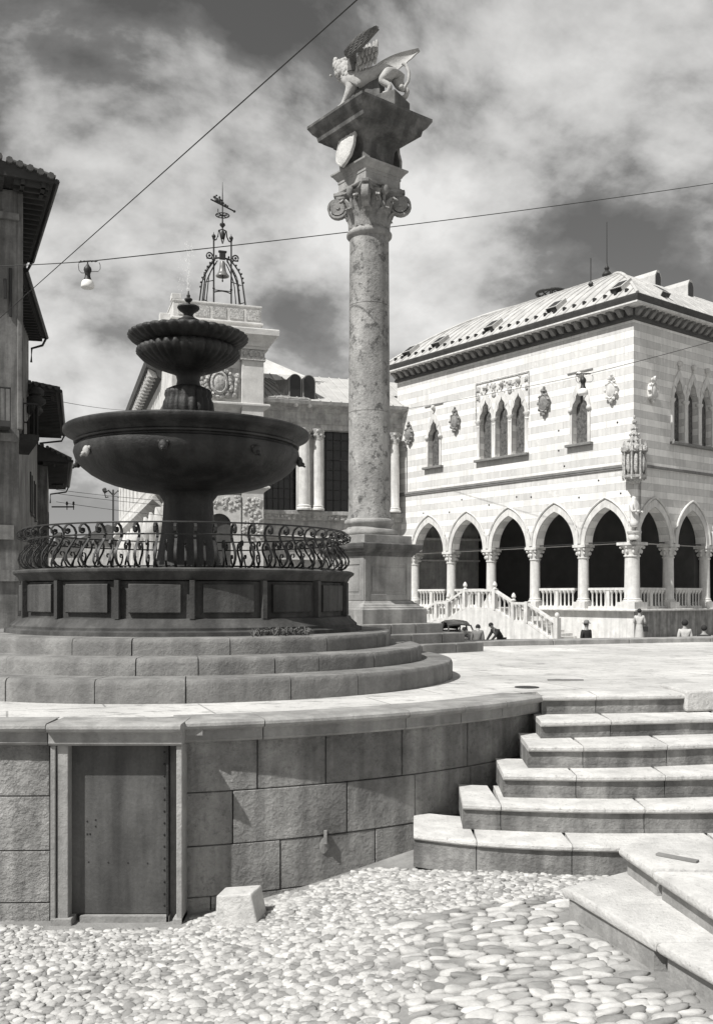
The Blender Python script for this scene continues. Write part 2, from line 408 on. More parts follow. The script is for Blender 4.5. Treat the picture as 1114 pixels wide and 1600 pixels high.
# projecting coping block over the door
yb = 6.685
def ext(mb, prof, x0, x1, yfront, yback):
    rings = []
    for x in (x0, x1): rings.append([(x, yfront-d, z) for d, z in prof]+[(x, yback, prof[-1][1]), (x, yback, prof[0][1])])
    mb.loft(rings)
ext(cm, [(d, z+.003) for d, z in cprof], PD0+.003, PD1-.003, yb, 7.08)
cm.box(PD1-.03,PD1+.12,6.86,7.12,1.3,1.394)
cm.build('coping', 'coping_stone', rw, smooth=35)
df = MB()
df.box(PD0+.01, PD0+.045, 6.74, 6.95, -.3, 1.245); df.box(PD0+.052, PD0+.13, 6.757, 6.95, -.3, 1.245)
df.box(PD1-.045, PD1-.005, 6.74, 6.95, -.3, 1.245); df.box(PD1-.20, PD1-.05, 6.90, 6.99, -.3, 1.245)
df.box(PD0+.01, PD0+.16, 6.735, 6.96, -.3, .03); df.box(PD1-.07, PD1-.005, 6.735, 6.96, -.3, .03)
df.build('door_frame', 'coping_stone', rw, bevel=.006)
dr = MB(); dr.box(PD0+.12, PD1-.127, 6.845, 6.87, .03, 1.243)
dd = dr.build('door', 'door_iron', rw, bevel=.003, label='dark rusty sheet iron door')
rv = MB()
for k in range(14):
    z = .09+k*.084
    for x in (PD1-.15,): rv.blob((x, 6.844, z), (.008,.006,.008), 6, 4)
for k in range(5): rv.blob((PD0+.25+k*.14, 6.844, .40-.003*k), (.006,.005,.006), 6, 4)
for p in ((.30,.70),(.30,.655),(.24,.69),(.24,.60),(.26,.60)): rv.blob((PD0+p[0], 6.844, p[1]), (.007,.005,.007), 6, 4)
rv.build('rivet', 'iron', dd)
dk = MB(); dk.box(PD1-.127, PD1-.112, 6.80, 6.87, -.1, 1.24); dk.build('door_jamb', 'fountain_dark', rw)
sill = MB(); sill.box(PD0+.2, PD1-.11, 6.80, 6.95, -.3, .025); sill.build('door_sill', 'coping_stone', rw)
# iron hook on the wall
p = onarc(5.30, phi_at(511, 5.33)); hk = MB(); hk.box(p[0]-.012, p[0]+.012, p[1]-.035, p[1]+.05, .42, .52); hk.blob((p[0]-.03, p[1]+.0, .40), (.05,.02,.07), 7, 5, .3)
hk.build('iron_cramp', 'coping_stone', rw)

# ================================================================== TERRACE STEPS
def yline(pts, X):
    if X <= pts[0][0]: a, b = pts[0], pts[1]
    elif X >= pts[-1][0]: a, b = pts[-2], pts[-1]
    else:
        for a, b in zip(pts, pts[1:]):
            if a[0] <= X <= b[0]: break
    return a[1]+(b[1]-a[1])*(X-a[0])/(b[0]-a[0])
def ysm(pts, X): return sum(yline(pts, X+d) for d in (-.3,-.15,0,.15,.3))/5
st = thing('terrace_steps', 'flight of worn white stone steps with darker stained risers climbing right of the curved wall', 'steps', (0,0,0))
def stepstone(mt, mr, pts, xa, xb, z, h, depth, skew=0.06, no=.03):
    n = max(2, int((xb-xa)/.12)); xs = [xa+(xb-xa)*k/n for k in range(n+1)]
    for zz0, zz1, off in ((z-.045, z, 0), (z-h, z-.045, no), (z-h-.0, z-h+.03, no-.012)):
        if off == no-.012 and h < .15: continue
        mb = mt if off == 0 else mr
        fr = [(x, ysm(pts, x)+off) for x in xs]
        prof = [(.012,zz0),(0,zz0+.012),(0,zz1-.014),(.006,zz1-.004),(.022,zz1)] if off == 0 else [(0,zz0),(0,zz1)]
        rings = []
        for i, (x, y) in enumerate(fr):
            wob = random.uniform(-.002,.002)
            rings.append([(x, y+d+wob, q) for d, q in prof]+[(x+depth*(skew if i == 0 else 0), y+depth, prof[-1][1]), (x+depth*(skew if i == 0 else 0), y+depth, prof[0][1])])
        mb.loft(rings)
SS = [  # left ends stop short, the gap standing in for the wall's shadow
 (TE, TZ, 1.66, [932], .18),
 ([(1.0,8.06),(1.55,8.12),(2.3,8.24),(3.06,8.38),(4.6,8.75)], 1.233, 1.56, [955], .155),
 ([(.6,7.76),(1.37,7.72),(2.06,7.70),(2.89,7.88),(4.6,8.3)], 1.088, 1.38, [912,1043], .185),
 ([(.4,7.56),(1.13,7.44),(2.0,7.38),(2.72,7.45),(4.6,7.8)], .91, 1.14, [901,1040], .185),
 ([(.2,7.40),(.8,7.22),(1.62,7.09),(2.59,7.09),(4.6,7.3)], .731, .80, [783,1008], .195),
 ([(.2,7.25),(.66,6.93),(1.3,6.78),(1.91,6.73),(3.0,6.70),(4.6,6.80)], .538, .42, [745,895], .25)]
for pts, z, xl, js, h in SS:
    m = MB(); mr_ = MB(); xr = 4.6
    xs = [xl]
    for jx in js:
        k = (jx-557)/1500; X = 1.5
        for _ in range(20): X = k*ysm(pts, X)
        xs.append(X)
    xs += [min(xs[-1]+1.05, 4.0), xr]
    for a, b in zip(xs, xs[1:]): stepstone(m, mr_, pts, a+.003, b-.003, z, h, .75 if z < 1.39 else .42)
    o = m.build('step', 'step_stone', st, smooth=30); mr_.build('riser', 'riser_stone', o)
ck = MB(); ck.prism([(3.0,8.74),(3.9,8.98),(3.9,9.7),(3.0,9.5)], 1.24, 1.432)
tag(ck.build('cheek_block', 'white_step_stone', bevel=.02), 'pale squared stone block at the right end of the top step', 'stone block')

# ================================================================== SIDE STEPS (bottom right)
ss = thing('side_steps', 'two rounded pale stone treads with darker risers in the bottom right corner', 'steps', (0,0,0))
def slab(name, poly, z, h):
    m = MB(); n = len(poly); c = Vector((sum(p[0] for p in poly)/n, sum(p[1] for p in poly)/n))
    def ins(d): return [tuple(Vector(p)+(c-Vector(p)).normalized()*d) for p in poly]
    rings = [[(*p, q) for p in ins(d)] for d, q in ((.012,z-.06),(0,z-.048),(-.004,z-.03),(.004,z-.01),(.022,z))]
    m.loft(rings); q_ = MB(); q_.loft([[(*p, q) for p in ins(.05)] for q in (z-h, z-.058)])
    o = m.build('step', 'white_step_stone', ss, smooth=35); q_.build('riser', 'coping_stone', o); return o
slab('a', [(1.70,6.21),(1.755,5.72),(3.4,5.62),(3.4,6.42),(1.80,6.33)], .672, .34)
slab('a2', [(1.762,5.70),(1.86,4.95),(3.4,4.9),(3.4,5.60)], .664, .34)
slab('b', [(1.27,5.93),(1.31,5.85),(1.56,5.0),(2.1,5.0),(1.80,6.30)], .50, .22)
slab('b2', [(1.565,4.99),(1.85,4.1),(3.4,4.0),(3.4,4.99)], .497, .22)
ib = MB(); ib.M = Matrix.Translation((1.98,5.93,.675)) @ Matrix.Rotation(radians(-42), 4, 'Z'); ib.box(-.13,.13,-.022,.022,0,.012)
ib.M = None; ib.build('iron_strip', 'grey_trim', ss)

# ================================================================== COBBLES
ico = bmesh.new(); bmesh.ops.create_icosphere(ico, subdivisions=2, radius=1)
iv = [v.co.copy() for v in ico.verts]; ifc = [[v.index for v in f.verts] for f in ico.faces]; ico.free()
iv1 = iv
pb = MB(); big_ = MB()
def pebble(mb, x, y, rx, ry, rz, a):
    base = len(mb.v); ca, sa = cos(a), sin(a); z = zg(x, y)-.02
    ph = [random.uniform(0, 6) for _ in range(4)]; tx, ty = random.uniform(-.18,.18), random.uniform(-.18,.18)
    for p in iv1:
        w = 1+.13*sin(2.4*p.x+ph[0])+.11*sin(3.3*p.y+ph[1])+.07*sin(5*p.z+ph[2])+.05*sin(7*p.x+5*p.y+ph[3])
        sq_ = 1/max(.78, (abs(p.x)**3+abs(p.y)**3+abs(p.z)**3)**(1/3)) if True else 1
        X, Y, Z = p.x*rx*w*sq_, p.y*ry*w*sq_, p.z*rz*w
        if Z > rz*.62: Z = rz*.62+(Z-rz*.62)*.45
        mb.v.append((x+X*ca-Y*sa, y+X*sa+Y*ca, z-.004+Z+X*tx+Y*ty))
    for f in ifc: mb.f.append(tuple(base+i for i in f))
def inwall(x, y): return (x-A.x)**2+(y-A.y)**2 < 5.36**2
def blocked(px, py): return inwall(px, py) or py > ysm(SS[5][0], px)+.03 or (px > 1.29+(5.95-py)*.31 and py < 6.38 and not (py > 5.95+ (px-1.27)*.75+.02)) or (-2.2 < px < -1.2 and py > 6.66)
y = 4.2
while y < 7.6:
    x = -.395*y-.1; st_ = .040 if y > 6.1 else .050
    while x < 2.4:
        sz = st_*random.choice((.42,.5,.58,.7))
        px, py = x+random.uniform(-.35,.35)*st_, y+random.uniform(-.35,.35)*st_
        big = px > .30+.12*sin(py*9) and py < 6.10+.16*(px-.3)
        if not big and not blocked(px, py) and px/py < .39: pebble(pb, px, py, sz*random.uniform(1.0,1.5), sz*.95, sz*random.uniform(.55,.8), random.uniform(0, pi))
        x += st_*.92
    y += st_*.88
y = 4.2
while y < 6.6:
    x = .25
    while x < 2.3:
        w = random.uniform(.035,.095); py = y+.16*(x-.3)+random.uniform(-.012,.012); px = x+w
        if y < 6.05 and px > .30+.12*sin(py*9) and not blocked(px+w*.6, py) and not blocked(px-w*.5, py): pebble(big_, px, py, w*1.02, random.uniform(.030,.044), .026, radians(9)+random.uniform(-.12,.12))
        x += 2*w*.97
    y += .071
pbo = pb.build('pebble_paving', 'pebble', smooth='all'); pbo['kind'] = 'stuff'; pbo['label'] = 'bright rounded pebbles packed in the street at the foot of the wall'
bgo = big_.build('cobble_paving', 'pebble', smooth='all'); bgo['kind'] = 'stuff'; bgo['label'] = 'longer flat cobbles in rows beside the bottom right steps'
sb = MB(); z0 = zg(-.85, 6.6)-.05
sb.loft([[(-.97,6.58,z0),(-.66,6.53,z0),(-.62,6.78,z0),(-.94,6.82,z0)],[(-.965,6.60,.235),(-.72,6.55,.262),(-.67,6.78,.258),(-.93,6.81,.231)]])
tag(sb.build('stone_block', 'white_step_stone', bevel=.012), 'small bright white stone block leaning at the foot of the curved wall', 'stone block')

# ================================================================== FOUNTAIN
F = Vector((-1.925, 11.0)); Fc = (F.x, F.y, 0)
fo = thing('fountain', 'dark weathered two tiered stone fountain with round panelled basin on three steps', 'fountain', (F.x, F.y, TZ))
def FM(): m = MB(); m.M = Matrix.Translation((0, 0, -TZ)); return m       # children live at the empty: local z = world z - TZ
def fb(m, *a, **k):
    return m.build(*a, parent=fo, **k)
O2 = Vector((0, 0))
for (ro, ri, z0, z1, js) in ((3.01,2.45,1.3,1.6,[9,148,290,455,560,640]),(2.66,2.15,1.5,1.755,[9,212,310,430,500,585,640]),(2.32,1.7,1.6,1.912,[113,206,360,512,590])):
    m = FM(); cuts = [radians(-180)]+[radians(a) for a in range(-165, -40, 15)]+[phi_at(x, ro, F) for x in js]+[radians(a) for a in range(75, 180, 15)]+[radians(180)]
    for a, b in zip(cuts, cuts[1:]):
        j = random.uniform(-.008,.008)
        arcblock(m, O2, a, b, ro+j, ri, 0, 0, gap=.005, prof=[(0,z0),(0,z1-.05),(-.006,z1-.025),(-.018,z1-.008),(-.045,z1)])
    m.lathe([(ri+.05,z0),(ro-.03,z0),(ro-.03,z1-.03),(ri+.05,z1-.03)], 64)
    fb(m, 'step', 'fountain_step_stone', smooth=35)
m = FM(); m.lathe([(1.5,1.9),(1.99,1.9),(1.985,1.95),(1.93,1.965),(1.93,1.99),(1.87,2.04),(1.855,2.07),(1.80,2.08),(1.795,2.44),(1.6,2.45),(1.55,2.40)], 96)
basin = fb(m, 'basin_wall', 'fountain_drum', smooth=35)
for k in range(16):
    th0 = radians(-34+22.5*k)
    m = FM(); arcblock(m, O2, th0+radians(3.4), th0+radians(19.1), 1.835, 1.77, 0, 0, gap=0, prof=[(-.01,2.13),(0,2.14),(0,2.405),(-.01,2.415)])
    o = m.build('panel', 'fountain_drum', basin)
    m = FM(); arcblock(m, O2, th0-radians(.85), th0+radians(.85), 1.862, 1.77, 2.075, 2.45); m.build('pilaster', 'fountain_drum', basin)
m = FM(); m.lathe([(1.60,2.35),(1.60,2.55),(1.66,2.572),(1.87,2.572),(1.90,2.555),(1.895,2.535),(1.85,2.50),(1.83,2.46),(1.815,2.45),(1.70,2.45)], 96)
fb(m, 'basin_rim', 'fountain_drum', smooth=35)
m = FM(); m.lathe([(0,2.42),(1.62,2.42)], 64, a0=0); fb(m, 'water', 'pool_water')
m = FM(); m.lathe([(.55,1.9),(.55,2.48),(.42,2.54),(.385,2.62),(.36,2.72),(.335,2.85),(.31,3.0),(.29,3.2),(.28,3.38),(.33,3.45),(.40,3.50),(.2,3.55)], 48)
fb(m, 'stem', 'fountain_dark', smooth=40)
m = FM(); m.lathe([(.2,3.46),(.40,3.475),(.69,3.52),(.86,3.565),(.98,3.61),(1.09,3.67),(1.19,3.75),(1.25,3.83),(1.272,3.90),(1.262,3.95),(1.225,3.968),(1.225,3.985),(1.262,3.992),(1.268,4.01),(1.25,4.022),(1.275,4.05),(1.33,4.085),(1.37,4.105),(1.385,4.13),(1.385,4.155),(1.37,4.172),(1.30,4.17),(1.18,4.05),(0,4.0)], 96)
lb = fb(m, 'lower_bowl', 'fountain_dark', smooth=40)
m = FM(); m.lathe([(0,4.10),(1.24,4.10)], 48); m.build('water', 'pool_water', lb)
# lion masks round the lower bowl
for k in range(8):
    ph = radians(-46.5+45*k)
    m = FM(); m.M = Matrix.Translation((0,0,-TZ)) @ Matrix.Rotation(ph, 4, 'Z')
    m.blob((0,-1.275,3.83), (.05,.035,.06), 10, 7, .12); m.blob((0,-1.305,3.80), (.028,.03,.028), 8, 5); m.blob((-.045,-1.262,3.865), (.02,.02,.022), 6, 4); m.blob((.045,-1.262,3.865), (.02,.02,.022), 6, 4)
    m.tube([(0,-1.31,3.79),(0,-1.34,3.77)], .012)
    m.build('lion_mask', 'lion_stone' if k == 0 else 'fountain_dark', lb, smooth=60, label='pale lion mask spout' if k == 0 else None)
gad = lambda n, amp, z0, z1: (lambda a, r, z: 1+(amp*(abs(sin(a*n/2))-.6) if z0 < z < z1 else 0))
m = FM(); m.lathe([(.2,4.05),(.2,4.22),(.23,4.28),(.27,4.36),(.283,4.44),(.272,4.52),(.25,4.56),(.262,4.60),(.25,4.65),(.19,4.685),(.14,4.70),(.128,4.76),(.14,4.82),(.2,4.86)], 96, rf=gad(18, .11, 4.25, 4.67))
fb(m, 'baluster_stem', 'fountain_dark', smooth=60)
m = FM(); m.lathe([(.12,4.84),(.25,4.87),(.40,4.925),(.52,5.0),(.578,5.06),(.572,5.11),(.53,5.135),(.50,5.15),(.55,5.168),(.61,5.195),(.65,5.225),(.672,5.25),(.668,5.275),(.64,5.29),(.60,5.28),(.5,5.2),(0,5.18)], 192, rf=gad(36, .055, 4.95, 5.30))
fb(m, 'upper_bowl', 'fountain_dark', smooth=60)
m = FM(); m.lathe([(.13,5.17),(.135,5.33),(.11,5.37),(.12,5.42),(.125,5.46),(.07,5.49),(.05,5.515),(.06,5.54),(.11,5.575),(.128,5.60),(.125,5.615),(.04,5.62),(.022,5.64),(.02,5.665),(.045,5.69),(.045,5.705),(.018,5.72),(.022,5.745),(.012,5.76),(0.004,5.80)], 32)
fb(m, 'finial', 'fountain_dark', smooth=40)
m = FM()
for _ in range(150):
    z = random.random()**1.2; m.blob((random.gauss(0,.008+.02*z), random.gauss(0,.008+.02*z), 5.8+.55*z), (.0035,.0035,.012), 5, 4)
for _ in range(60): m.blob((-.02-random.random()*.10, random.gauss(0,.03), 5.75+random.random()*.45), (.003,.003,.008), 5, 4)
fb(m, 'water_jet', 'water_spray')['kind'] = 'stuff'
# railing
rl = FM(); ring = lambda r, z: [(r*cos(2*pi*k/96), r*sin(2*pi*k/96), z) for k in range(96)]
rl.tube(ring(1.80, 3.012), .009, 6, closed=True); rl.tube(ring(1.745, 2.90), .009, 6, closed=True); rl.tube(ring(1.70, 2.59), .01, 6, closed=True)
rail = fb(rl, 'railing', 'iron', smooth=60)
sp = []
for k in range(15):
    u = k/14; sp.append((1.705+.135*sin(pi*min(1,u*1.45)/1)**1 if u < .69 else 1.705-.02*sin(pi*(u-.69)/.31), 2.575+.37*u))
sp = [(1.71,2.575),(1.745,2.585),(1.80,2.61),(1.835,2.65),(1.845,2.69),(1.83,2.74),(1.79,2.79),(1.745,2.835),(1.715,2.88),(1.71,2.93),(1.735,2.975),(1.78,3.0),(1.83,2.995),(1.86,2.965),(1.855,2.925),(1.82,2.91),(1.795,2.93),(1.80,2.955),(1.825,2.96)]
bp_ = [(0, -r, z-TZ) for r, z in sp]
b0 = MB(); b0.bar(bp_, .026, .009, (1,0,0)); b0.blob((0,-1.822,2.945-TZ), (.014,.018,.018), 6, 5)
bar0 = b0.build('bar', 'iron', rail, smooth=40)
sp2 = [(1.71,2.575),(1.75,2.60),(1.775,2.64),(1.765,2.70),(1.73,2.75),(1.715,2.80),(1.735,2.835),(1.77,2.84),(1.785,2.81),(1.765,2.79)]
b1 = MB(); b1.bar([(0, -r, z-TZ) for r, z in sp2], .020, .008, (1,0,0)); bar1 = b1.build('scroll', 'iron', rail, smooth=40)
for k in range(60):
    if k: cp(bar0, rail, rz=2*pi*k/60)
    if k and k < 60: cp(bar1, rail, rz=2*pi*(k+.5)/60)
bar1.rotation_euler = (0,0,pi/60)
# weeds
wd = MB()
for ph0 in range(26):
    ph = radians(random.uniform(26, 44)); r = random.uniform(1.98,2.16); x, y = onarc(r, ph, F)
    for _ in range(7):
        a = random.uniform(0, 2*pi); l = random.uniform(.03,.10); h = random.uniform(.01,.085)
        w = Vector((-sin(a), cos(a), 0))*.007; p0 = Vector((x, y, 1.912)); p1 = p0+Vector((cos(a)*l*.6, sin(a)*l*.6, h)); p2 = p0+Vector((cos(a)*l, sin(a)*l, h*.8))
        wd.poly([p0-w*.4, p0+w*.4, p1+w, p1-w]); wd.poly([p1-w, p1+w, p2])
tag(wd.build('weed_clump', 'weed_leaf'), 'straggly weeds growing on the top step at the foot of the fountain basin', 'plant')
# ================================================================== MONUMENT COLUMN
GA = radians(38)                                  # the square's grid: u = right facade direction, v = left facade direction
mc = thing('monument_column', 'tall veined stone column with stepped square pedestal, carved capital and coat of arms', 'column', (.21, 15.8, TZ), GA)
def KM(): m = MB(); m.M = Matrix.Translation((0,0,-TZ)); return m
R4 = pi/4                                         # squares are axis aligned in the local grid
def sq(m, prof, jit=0): return m.squares(prof, rot=R4+jit)
for r, z0, z1 in ((1.87,1.2,1.545),(1.565,1.4,1.70),(1.21,1.6,1.855)):
    m = KM(); h = r/sqrt(2); n = 4 if r > 1.3 else 3
    for side in range(4):                          # each side of long blocks, mitred
        ca, sa = cos(side*pi/2), sin(side*pi/2)
        cuts = [-h]+sorted(-h+2*h*(k+random.uniform(-.12,.12))/n for k in range(1, n))+[h]
        for a, b in zip(cuts, cuts[1:]):
            g_ = .004; bi = .42
            a_i = max(a, -h+bi) if a == -h else a; b_i = min(b, h-bi) if b == h else b
            pl = [(a+g_, -h), (b-g_, -h), (b_i-g_, -h+bi), (a_i+g_, -h+bi)]
            rot_ = [(x*ca-y*sa, x*sa+y*ca) for x, y in pl]
            m.prism(rot_, z0, z1)
    m.prism([(-h+.3,-h+.3),(h-.3,-h+.3),(h-.3,h-.3),(-h+.3,h-.3)], z0, z1-.01)
    m.build('step', 'coping_stone' if r < 1.3 else 'fountain_step_stone', mc, bevel=.012)
m = KM(); sq(m, [(.95,1.8),(.95,2.085),(.93,2.09),(.90,2.10),(.90,2.12),(.84,2.13),(.82,2.16),(.74,2.19),(.72,2.215),(.69,2.22),(.69,2.96)])
pe = m.build('pedestal', 'pedestal_stone', mc, bevel=.006)
for side in range(4):
    m = KM(); m.M = m.M @ Matrix.Rotation(side*pi/2, 4, 'Z'); h = .69/sqrt(2)
    y = -h-.012; a, b, z0, z1 = -h+.0, h, 2.225, 2.955
    for x0, x1, q0, q1 in ((a+.004,a+.11,z0,z1),(b-.11,b-.004,z0,z1),(a+.11,b-.11,z0,z0+.10),(a+.11,b-.11,z1-.16,z1)): m.box(x0,x1,y,y+.03,q0,q1)
    m.box(a+.145,b-.145,y+.004,y+.03,z0+.135,z1-.195)
    m.build('panel', 'pedestal_stone', pe, bevel=.008)
m = KM(); sq(m, [(.72,2.93),(.73,2.96),(.77,2.975),(.77,2.99),(.82,3.0),(.83,3.03),(.87,3.05),(.885,3.08),(.885,3.125),(.87,3.135),(.80,3.14)])
m.build('pedestal_cornice', 'monument_dark', mc, bevel=.005)
m = KM(); sq(m, [(.70,3.13),(.70,3.275)]); m.build('plinth', 'coping_stone', mc, bevel=.008)
m = KM(); m.lathe([(.3,3.27),(.44,3.275),(.465,3.30),(.47,3.335),(.455,3.37),(.42,3.38),(.375,3.39),(.36,3.42),(.37,3.45),(.385,3.46),(.405,3.48),(.41,3.51),(.395,3.54),(.375,3.548),(.365,3.56),(.3,3.57)], 64)
m.build('column_base', 'coping_stone', mc, smooth=40)
rsh = lambda z: .343-.022*((z-3.5)/4.7)**1.6
cuts_ = [3.56,5.30,7.05,8.17]
for a, b in zip(cuts_, cuts_[1:]):
    m = KM(); n = 16; z_ = [a+.004+(b-a-.008)*k/n for k in range(n+1)]
    m.lathe([(rsh(a)-.012,a+.001)]+[(rsh(z)+(.015 if z < 3.6 else 0), z) for z in z_]+[(rsh(b)-.012,b-.001)], 72)
    m.build('shaft_drum', 'column_stone', mc, smooth=60)
m = KM(); m.lathe([(.3,8.15),(.345,8.17),(.372,8.20),(.375,8.235),(.355,8.265),(.33,8.275),(.325,8.30),(.2,8.31)], 64); m.build('astragal', 'coping_stone', mc, smooth=60)
# capital
m = KM(); m.lathe([(.27,8.27),(.27,8.45),(.28,8.62),(.32,8.78),(.42,8.86),(.2,8.87)], 48); cap = m.build('capital', 'capital_stone', mc, smooth=60)
def leaf(h, r0, out, w, z0):
    m = KM(); rows = []; n = 9
    for k in range(n+1):
        t = k/n; z = z0+h*min(1, t*1.12)-(max(0, t-.86)*.9*h); r = r0+.02+out*t**2.4+(.03*t if t > .85 else 0)
        ww = w*(1-.10*cos(t*9*pi/2))*(1 if t < .6 else 1-(t-.6)*1.5)
        rows.append((ww, r, z))
    rings = []
    for ww, r, z in rows:
        rings.append([(-ww, -r+.022, z),(-ww*.55,-r-.012,z),(0,-r+.006,z),(ww*.55,-r-.012,z),(ww,-r+.022,z),(ww*.4,-r+.045,z-.008),(-ww*.4,-r+.045,z-.008)])
    m.loft(rings); return m
l1 = leaf(.30, .30, .13, .115, 8.285).build('leaf', 'capital_stone', cap, smooth=60)
for k in range(1, 8): cp(l1, cap, rz=k*pi/4)
l2 = leaf(.48, .31, .15, .10, 8.30).build('leaf', 'capital_stone', cap, smooth=60); l2.rotation_euler = (0,0,pi/8)
for k in range(1, 8): cp(l2, cap, rz=pi/8+k*pi/4)
def volute():
    m = KM()
    # spiral scroll disc on the diagonal
    pts = []
    for k in range(40):
        a = k/39*4.6*pi; r = .165*(1-k/39)**.8+.012
        pts.append((0, -.52-.01+r*sin(a+1.2)*1.0, 8.70+r*cos(a+1.2)))
    m.bar(pts, .11, .035, (1,0,0)); m.tube([(-.06,-.52,8.70),(.06,-.52,8.70)], .125, 16); m.tube([(-.075,-.52,8.70),(.075,-.52,8.70)], .035, 10)
    m.bar([(0,-.36,8.50),(0,-.40,8.68),(0,-.47,8.80),(0,-.53,8.835)], .09, .05, (1,0,0))
    return m
v0 = volute().build('volute', 'capital_stone', cap, smooth=50); v0.rotation_euler = (0,0,pi/4)
for k in range(1, 4): cp(v0, cap, rz=pi/4+k*pi/2)
fl0 = KM(); fl0.blob((0,-.40,8.86), (.07,.06,.09), 10, 7, .15); fl0.tube([(0,-.36,8.55),(0,-.38,8.8)], .03)
for s_ in (-1,1): fl0.tube([(s_*.02,-.36,8.58),(s_*.07,-.37,8.70),(s_*.13,-.385,8.76),(s_*.17,-.38,8.72),(s_*.14,-.37,8.68),(s_*.11,-.375,8.71)], .022)
f0 = fl0.build('rosette', 'capital_stone', cap, smooth=60)
for k in range(1, 4): cp(f0, cap, rz=k*pi/2)
# abacus with concave sides and blunt corners
m = KM(); 
def abac(r, d):
    pts = []
    for k in range(4):
        a0 = R4+k*pi/2; a1 = a0+pi/2; p0 = Vector((cos(a0), sin(a0)))*r; p1 = Vector((cos(a1), sin(a1)))*r; t = (p1-p0).normalized(); nn = Vector((t.y, -t.x))
        tr = .075 if d > 0 else .012; pa = p0+t*tr; pb_ = p1-t*tr
        for j in range(9):
            u = j/8; q = pa.lerp(pb_, u); q = q-nn*d*4*u*(1-u); pts.append((q.x, q.y))
    return pts
m.loft([[(*p, z) for p in abac(r, .12)] for r, z in ((.58,8.83),(.60,8.85),(.60,8.875),(.64,8.89),(.64,8.935)) ])
m.build('abacus', 'capital_stone', cap, smooth=30)
m = KM(); sq(m, [(.52,8.93),(.54,8.95),(.54,8.97),(.51,8.98),(.51,9.09),(.525,9.095),(.525,9.14),(.55,9.15),(.555,9.165),(.61,9.215),(.645,9.235),(.65,9.265),(.63,9.27),(.55,9.28)])
m.build('impost_block', 'coping_stone', mc, bevel=.004)
m = KM()
prof = [(.50,9.27,0),(.50,9.31,0),(.47,9.33,.015),(.45,9.40,.03),(.45,9.50,.035),(.47,9.60,.02),(.53,9.66,.0),(.60,9.69,0),(.62,9.72,0),(.70,9.745,0),(.78,9.78,0),(.79,9.80,0),(.86,9.82,0),(.875,9.86,0),(.885,9.90,0),(.96,9.95,0),(1.01,10.01,0),(1.045,10.045,0),(1.045,10.085,0),(1.02,10.095,0)]
m.loft([[(*p, z) for p in (abac(r, d) if True else 0)] for r, z, d in prof])
m.build('cornice_slab', 'monument_dark', mc, smooth=25)
def shield(mb, c, w, h, t=.03):
    pts = [(-.5,.42),(-.36,.5),(-.2,.42),(0,.5),(.2,.42),(.36,.5),(.5,.42),(.46,.2),(.5,-.02),(.40,-.28),(.2,-.42),(0,-.5),(-.2,-.42),(-.40,-.28),(-.5,-.02),(-.46,.2)]
    mb.loft([[(c[0]+x*w*s, c[1]-d, c[2]+z*h*s) for x, z in pts] for s, d in ((1,-.01),(1,t*.8),(.93,t),(.88,t*.7),(.86,t*.75),(.4,t*1.3))])
# shields: on the left (-u) face, on the right-hand (+u) face
for a, c_ in ((-pi/2, True), (pi/2, False), (pi, False)):
    m = KM(); m.M = m.M @ Matrix.Rotation(a, 4, 'Z') @ Matrix.Translation((0,-.42,9.53)) @ Matrix.Rotation(radians(-12), 4, 'X')
    shield(m, (0,-.05,-.02), .46, .64, .05)
    for s_ in (-1,1): m.tube([(s_*.16,-.08,.32),(s_*.26,-.12,.38),(s_*.31,-.13,.32),(s_*.26,-.12,.27)], .03, 6)
    m.blob((0,-.08,.32), (.06,.05,.08), 8, 6, .2); m.tube([(0,-.1,.2),(.02,-.095,0),(-.02,-.09,-.15)], .008, 5); m.tube([(-.12,-.09,.1),(.05,-.1,.02),(.14,-.09,.1)], .007, 5)
    m.build('shield', 'white_step_stone' if c_ else 'capital_stone', mc, smooth=40, label='bright stone shield' if c_ else None)

# ================================================================== WINGED LION (stands on the column)
LH = atan2(.50, -.86)
li = thing('winged_lion_statue', 'pale stone winged lion standing on the column top, rump and curling tail toward the viewer', 'statue', (.27, 15.72, 10.095), LH); li.scale = (.88, .88, .88)
V = []; E = []; RD = []
def sv_(p, r, par=None):
    V.append(p); RD.append(r)
    if par is not None: E.append((par, len(V)-1))
    return len(V)-1
pz = .30
hip = sv_((-.42,0,pz+.56), .20); mid = sv_((-.12,0,pz+.53), .165, hip); che = sv_((.20,0,pz+.50), .205, mid); sh = sv_((.40,0,pz+.53), .205, che)
nk = sv_((.54,0,pz+.68), .19, sh); hd = sv_((.68,0,pz+.80), .15, nk); mz = sv_((.84,0,pz+.76), .085, hd)
for s_ in (1,-1):
    fwd = .10*s_
    a = sv_((-.46,.12*s_,pz+.44), .145, hip); b = sv_((-.36+fwd,.15*s_,pz+.28), .10, a); c = sv_((-.55+fwd,.15*s_,pz+.15), .05, b); d = sv_((-.50+fwd,.15*s_,pz+.04), .05, c); sv_((-.38+fwd,.15*s_,pz+.035), .055, d)
    f = .12 if s_ > 0 else -.05
    a = sv_((.38,.13*s_,pz+.38), .115, sh); b = sv_((.40+f*.5,.15*s_,pz+.22), .07, a); c = sv_((.44+f,.15*s_,pz+.06), .052, b); sv_((.56+f,.15*s_,pz+.02-(.03 if s_ > 0 else 0)), .065, c)
bd = skinmesh('body', 'lion_stone', V, E, RD, li, 2)
V, E, RD = [], [], []
a = sv_((-.60,0,pz+.60), .035); 
for p, r in (((-.68,-.02,pz+.55),.035),((-.74,-.03,pz+.40),.032),((-.73,-.02,pz+.24),.03),((-.66,.02,pz+.12),.03),((-.66,.10,pz+.04),.035),((-.70,.2,pz+.03),.05),((-.74,.26,pz+.04),.045)): a = sv_(p, r, a)
skinmesh('tail', 'lion_stone', V, E, RD, li, 2)
m = MB()
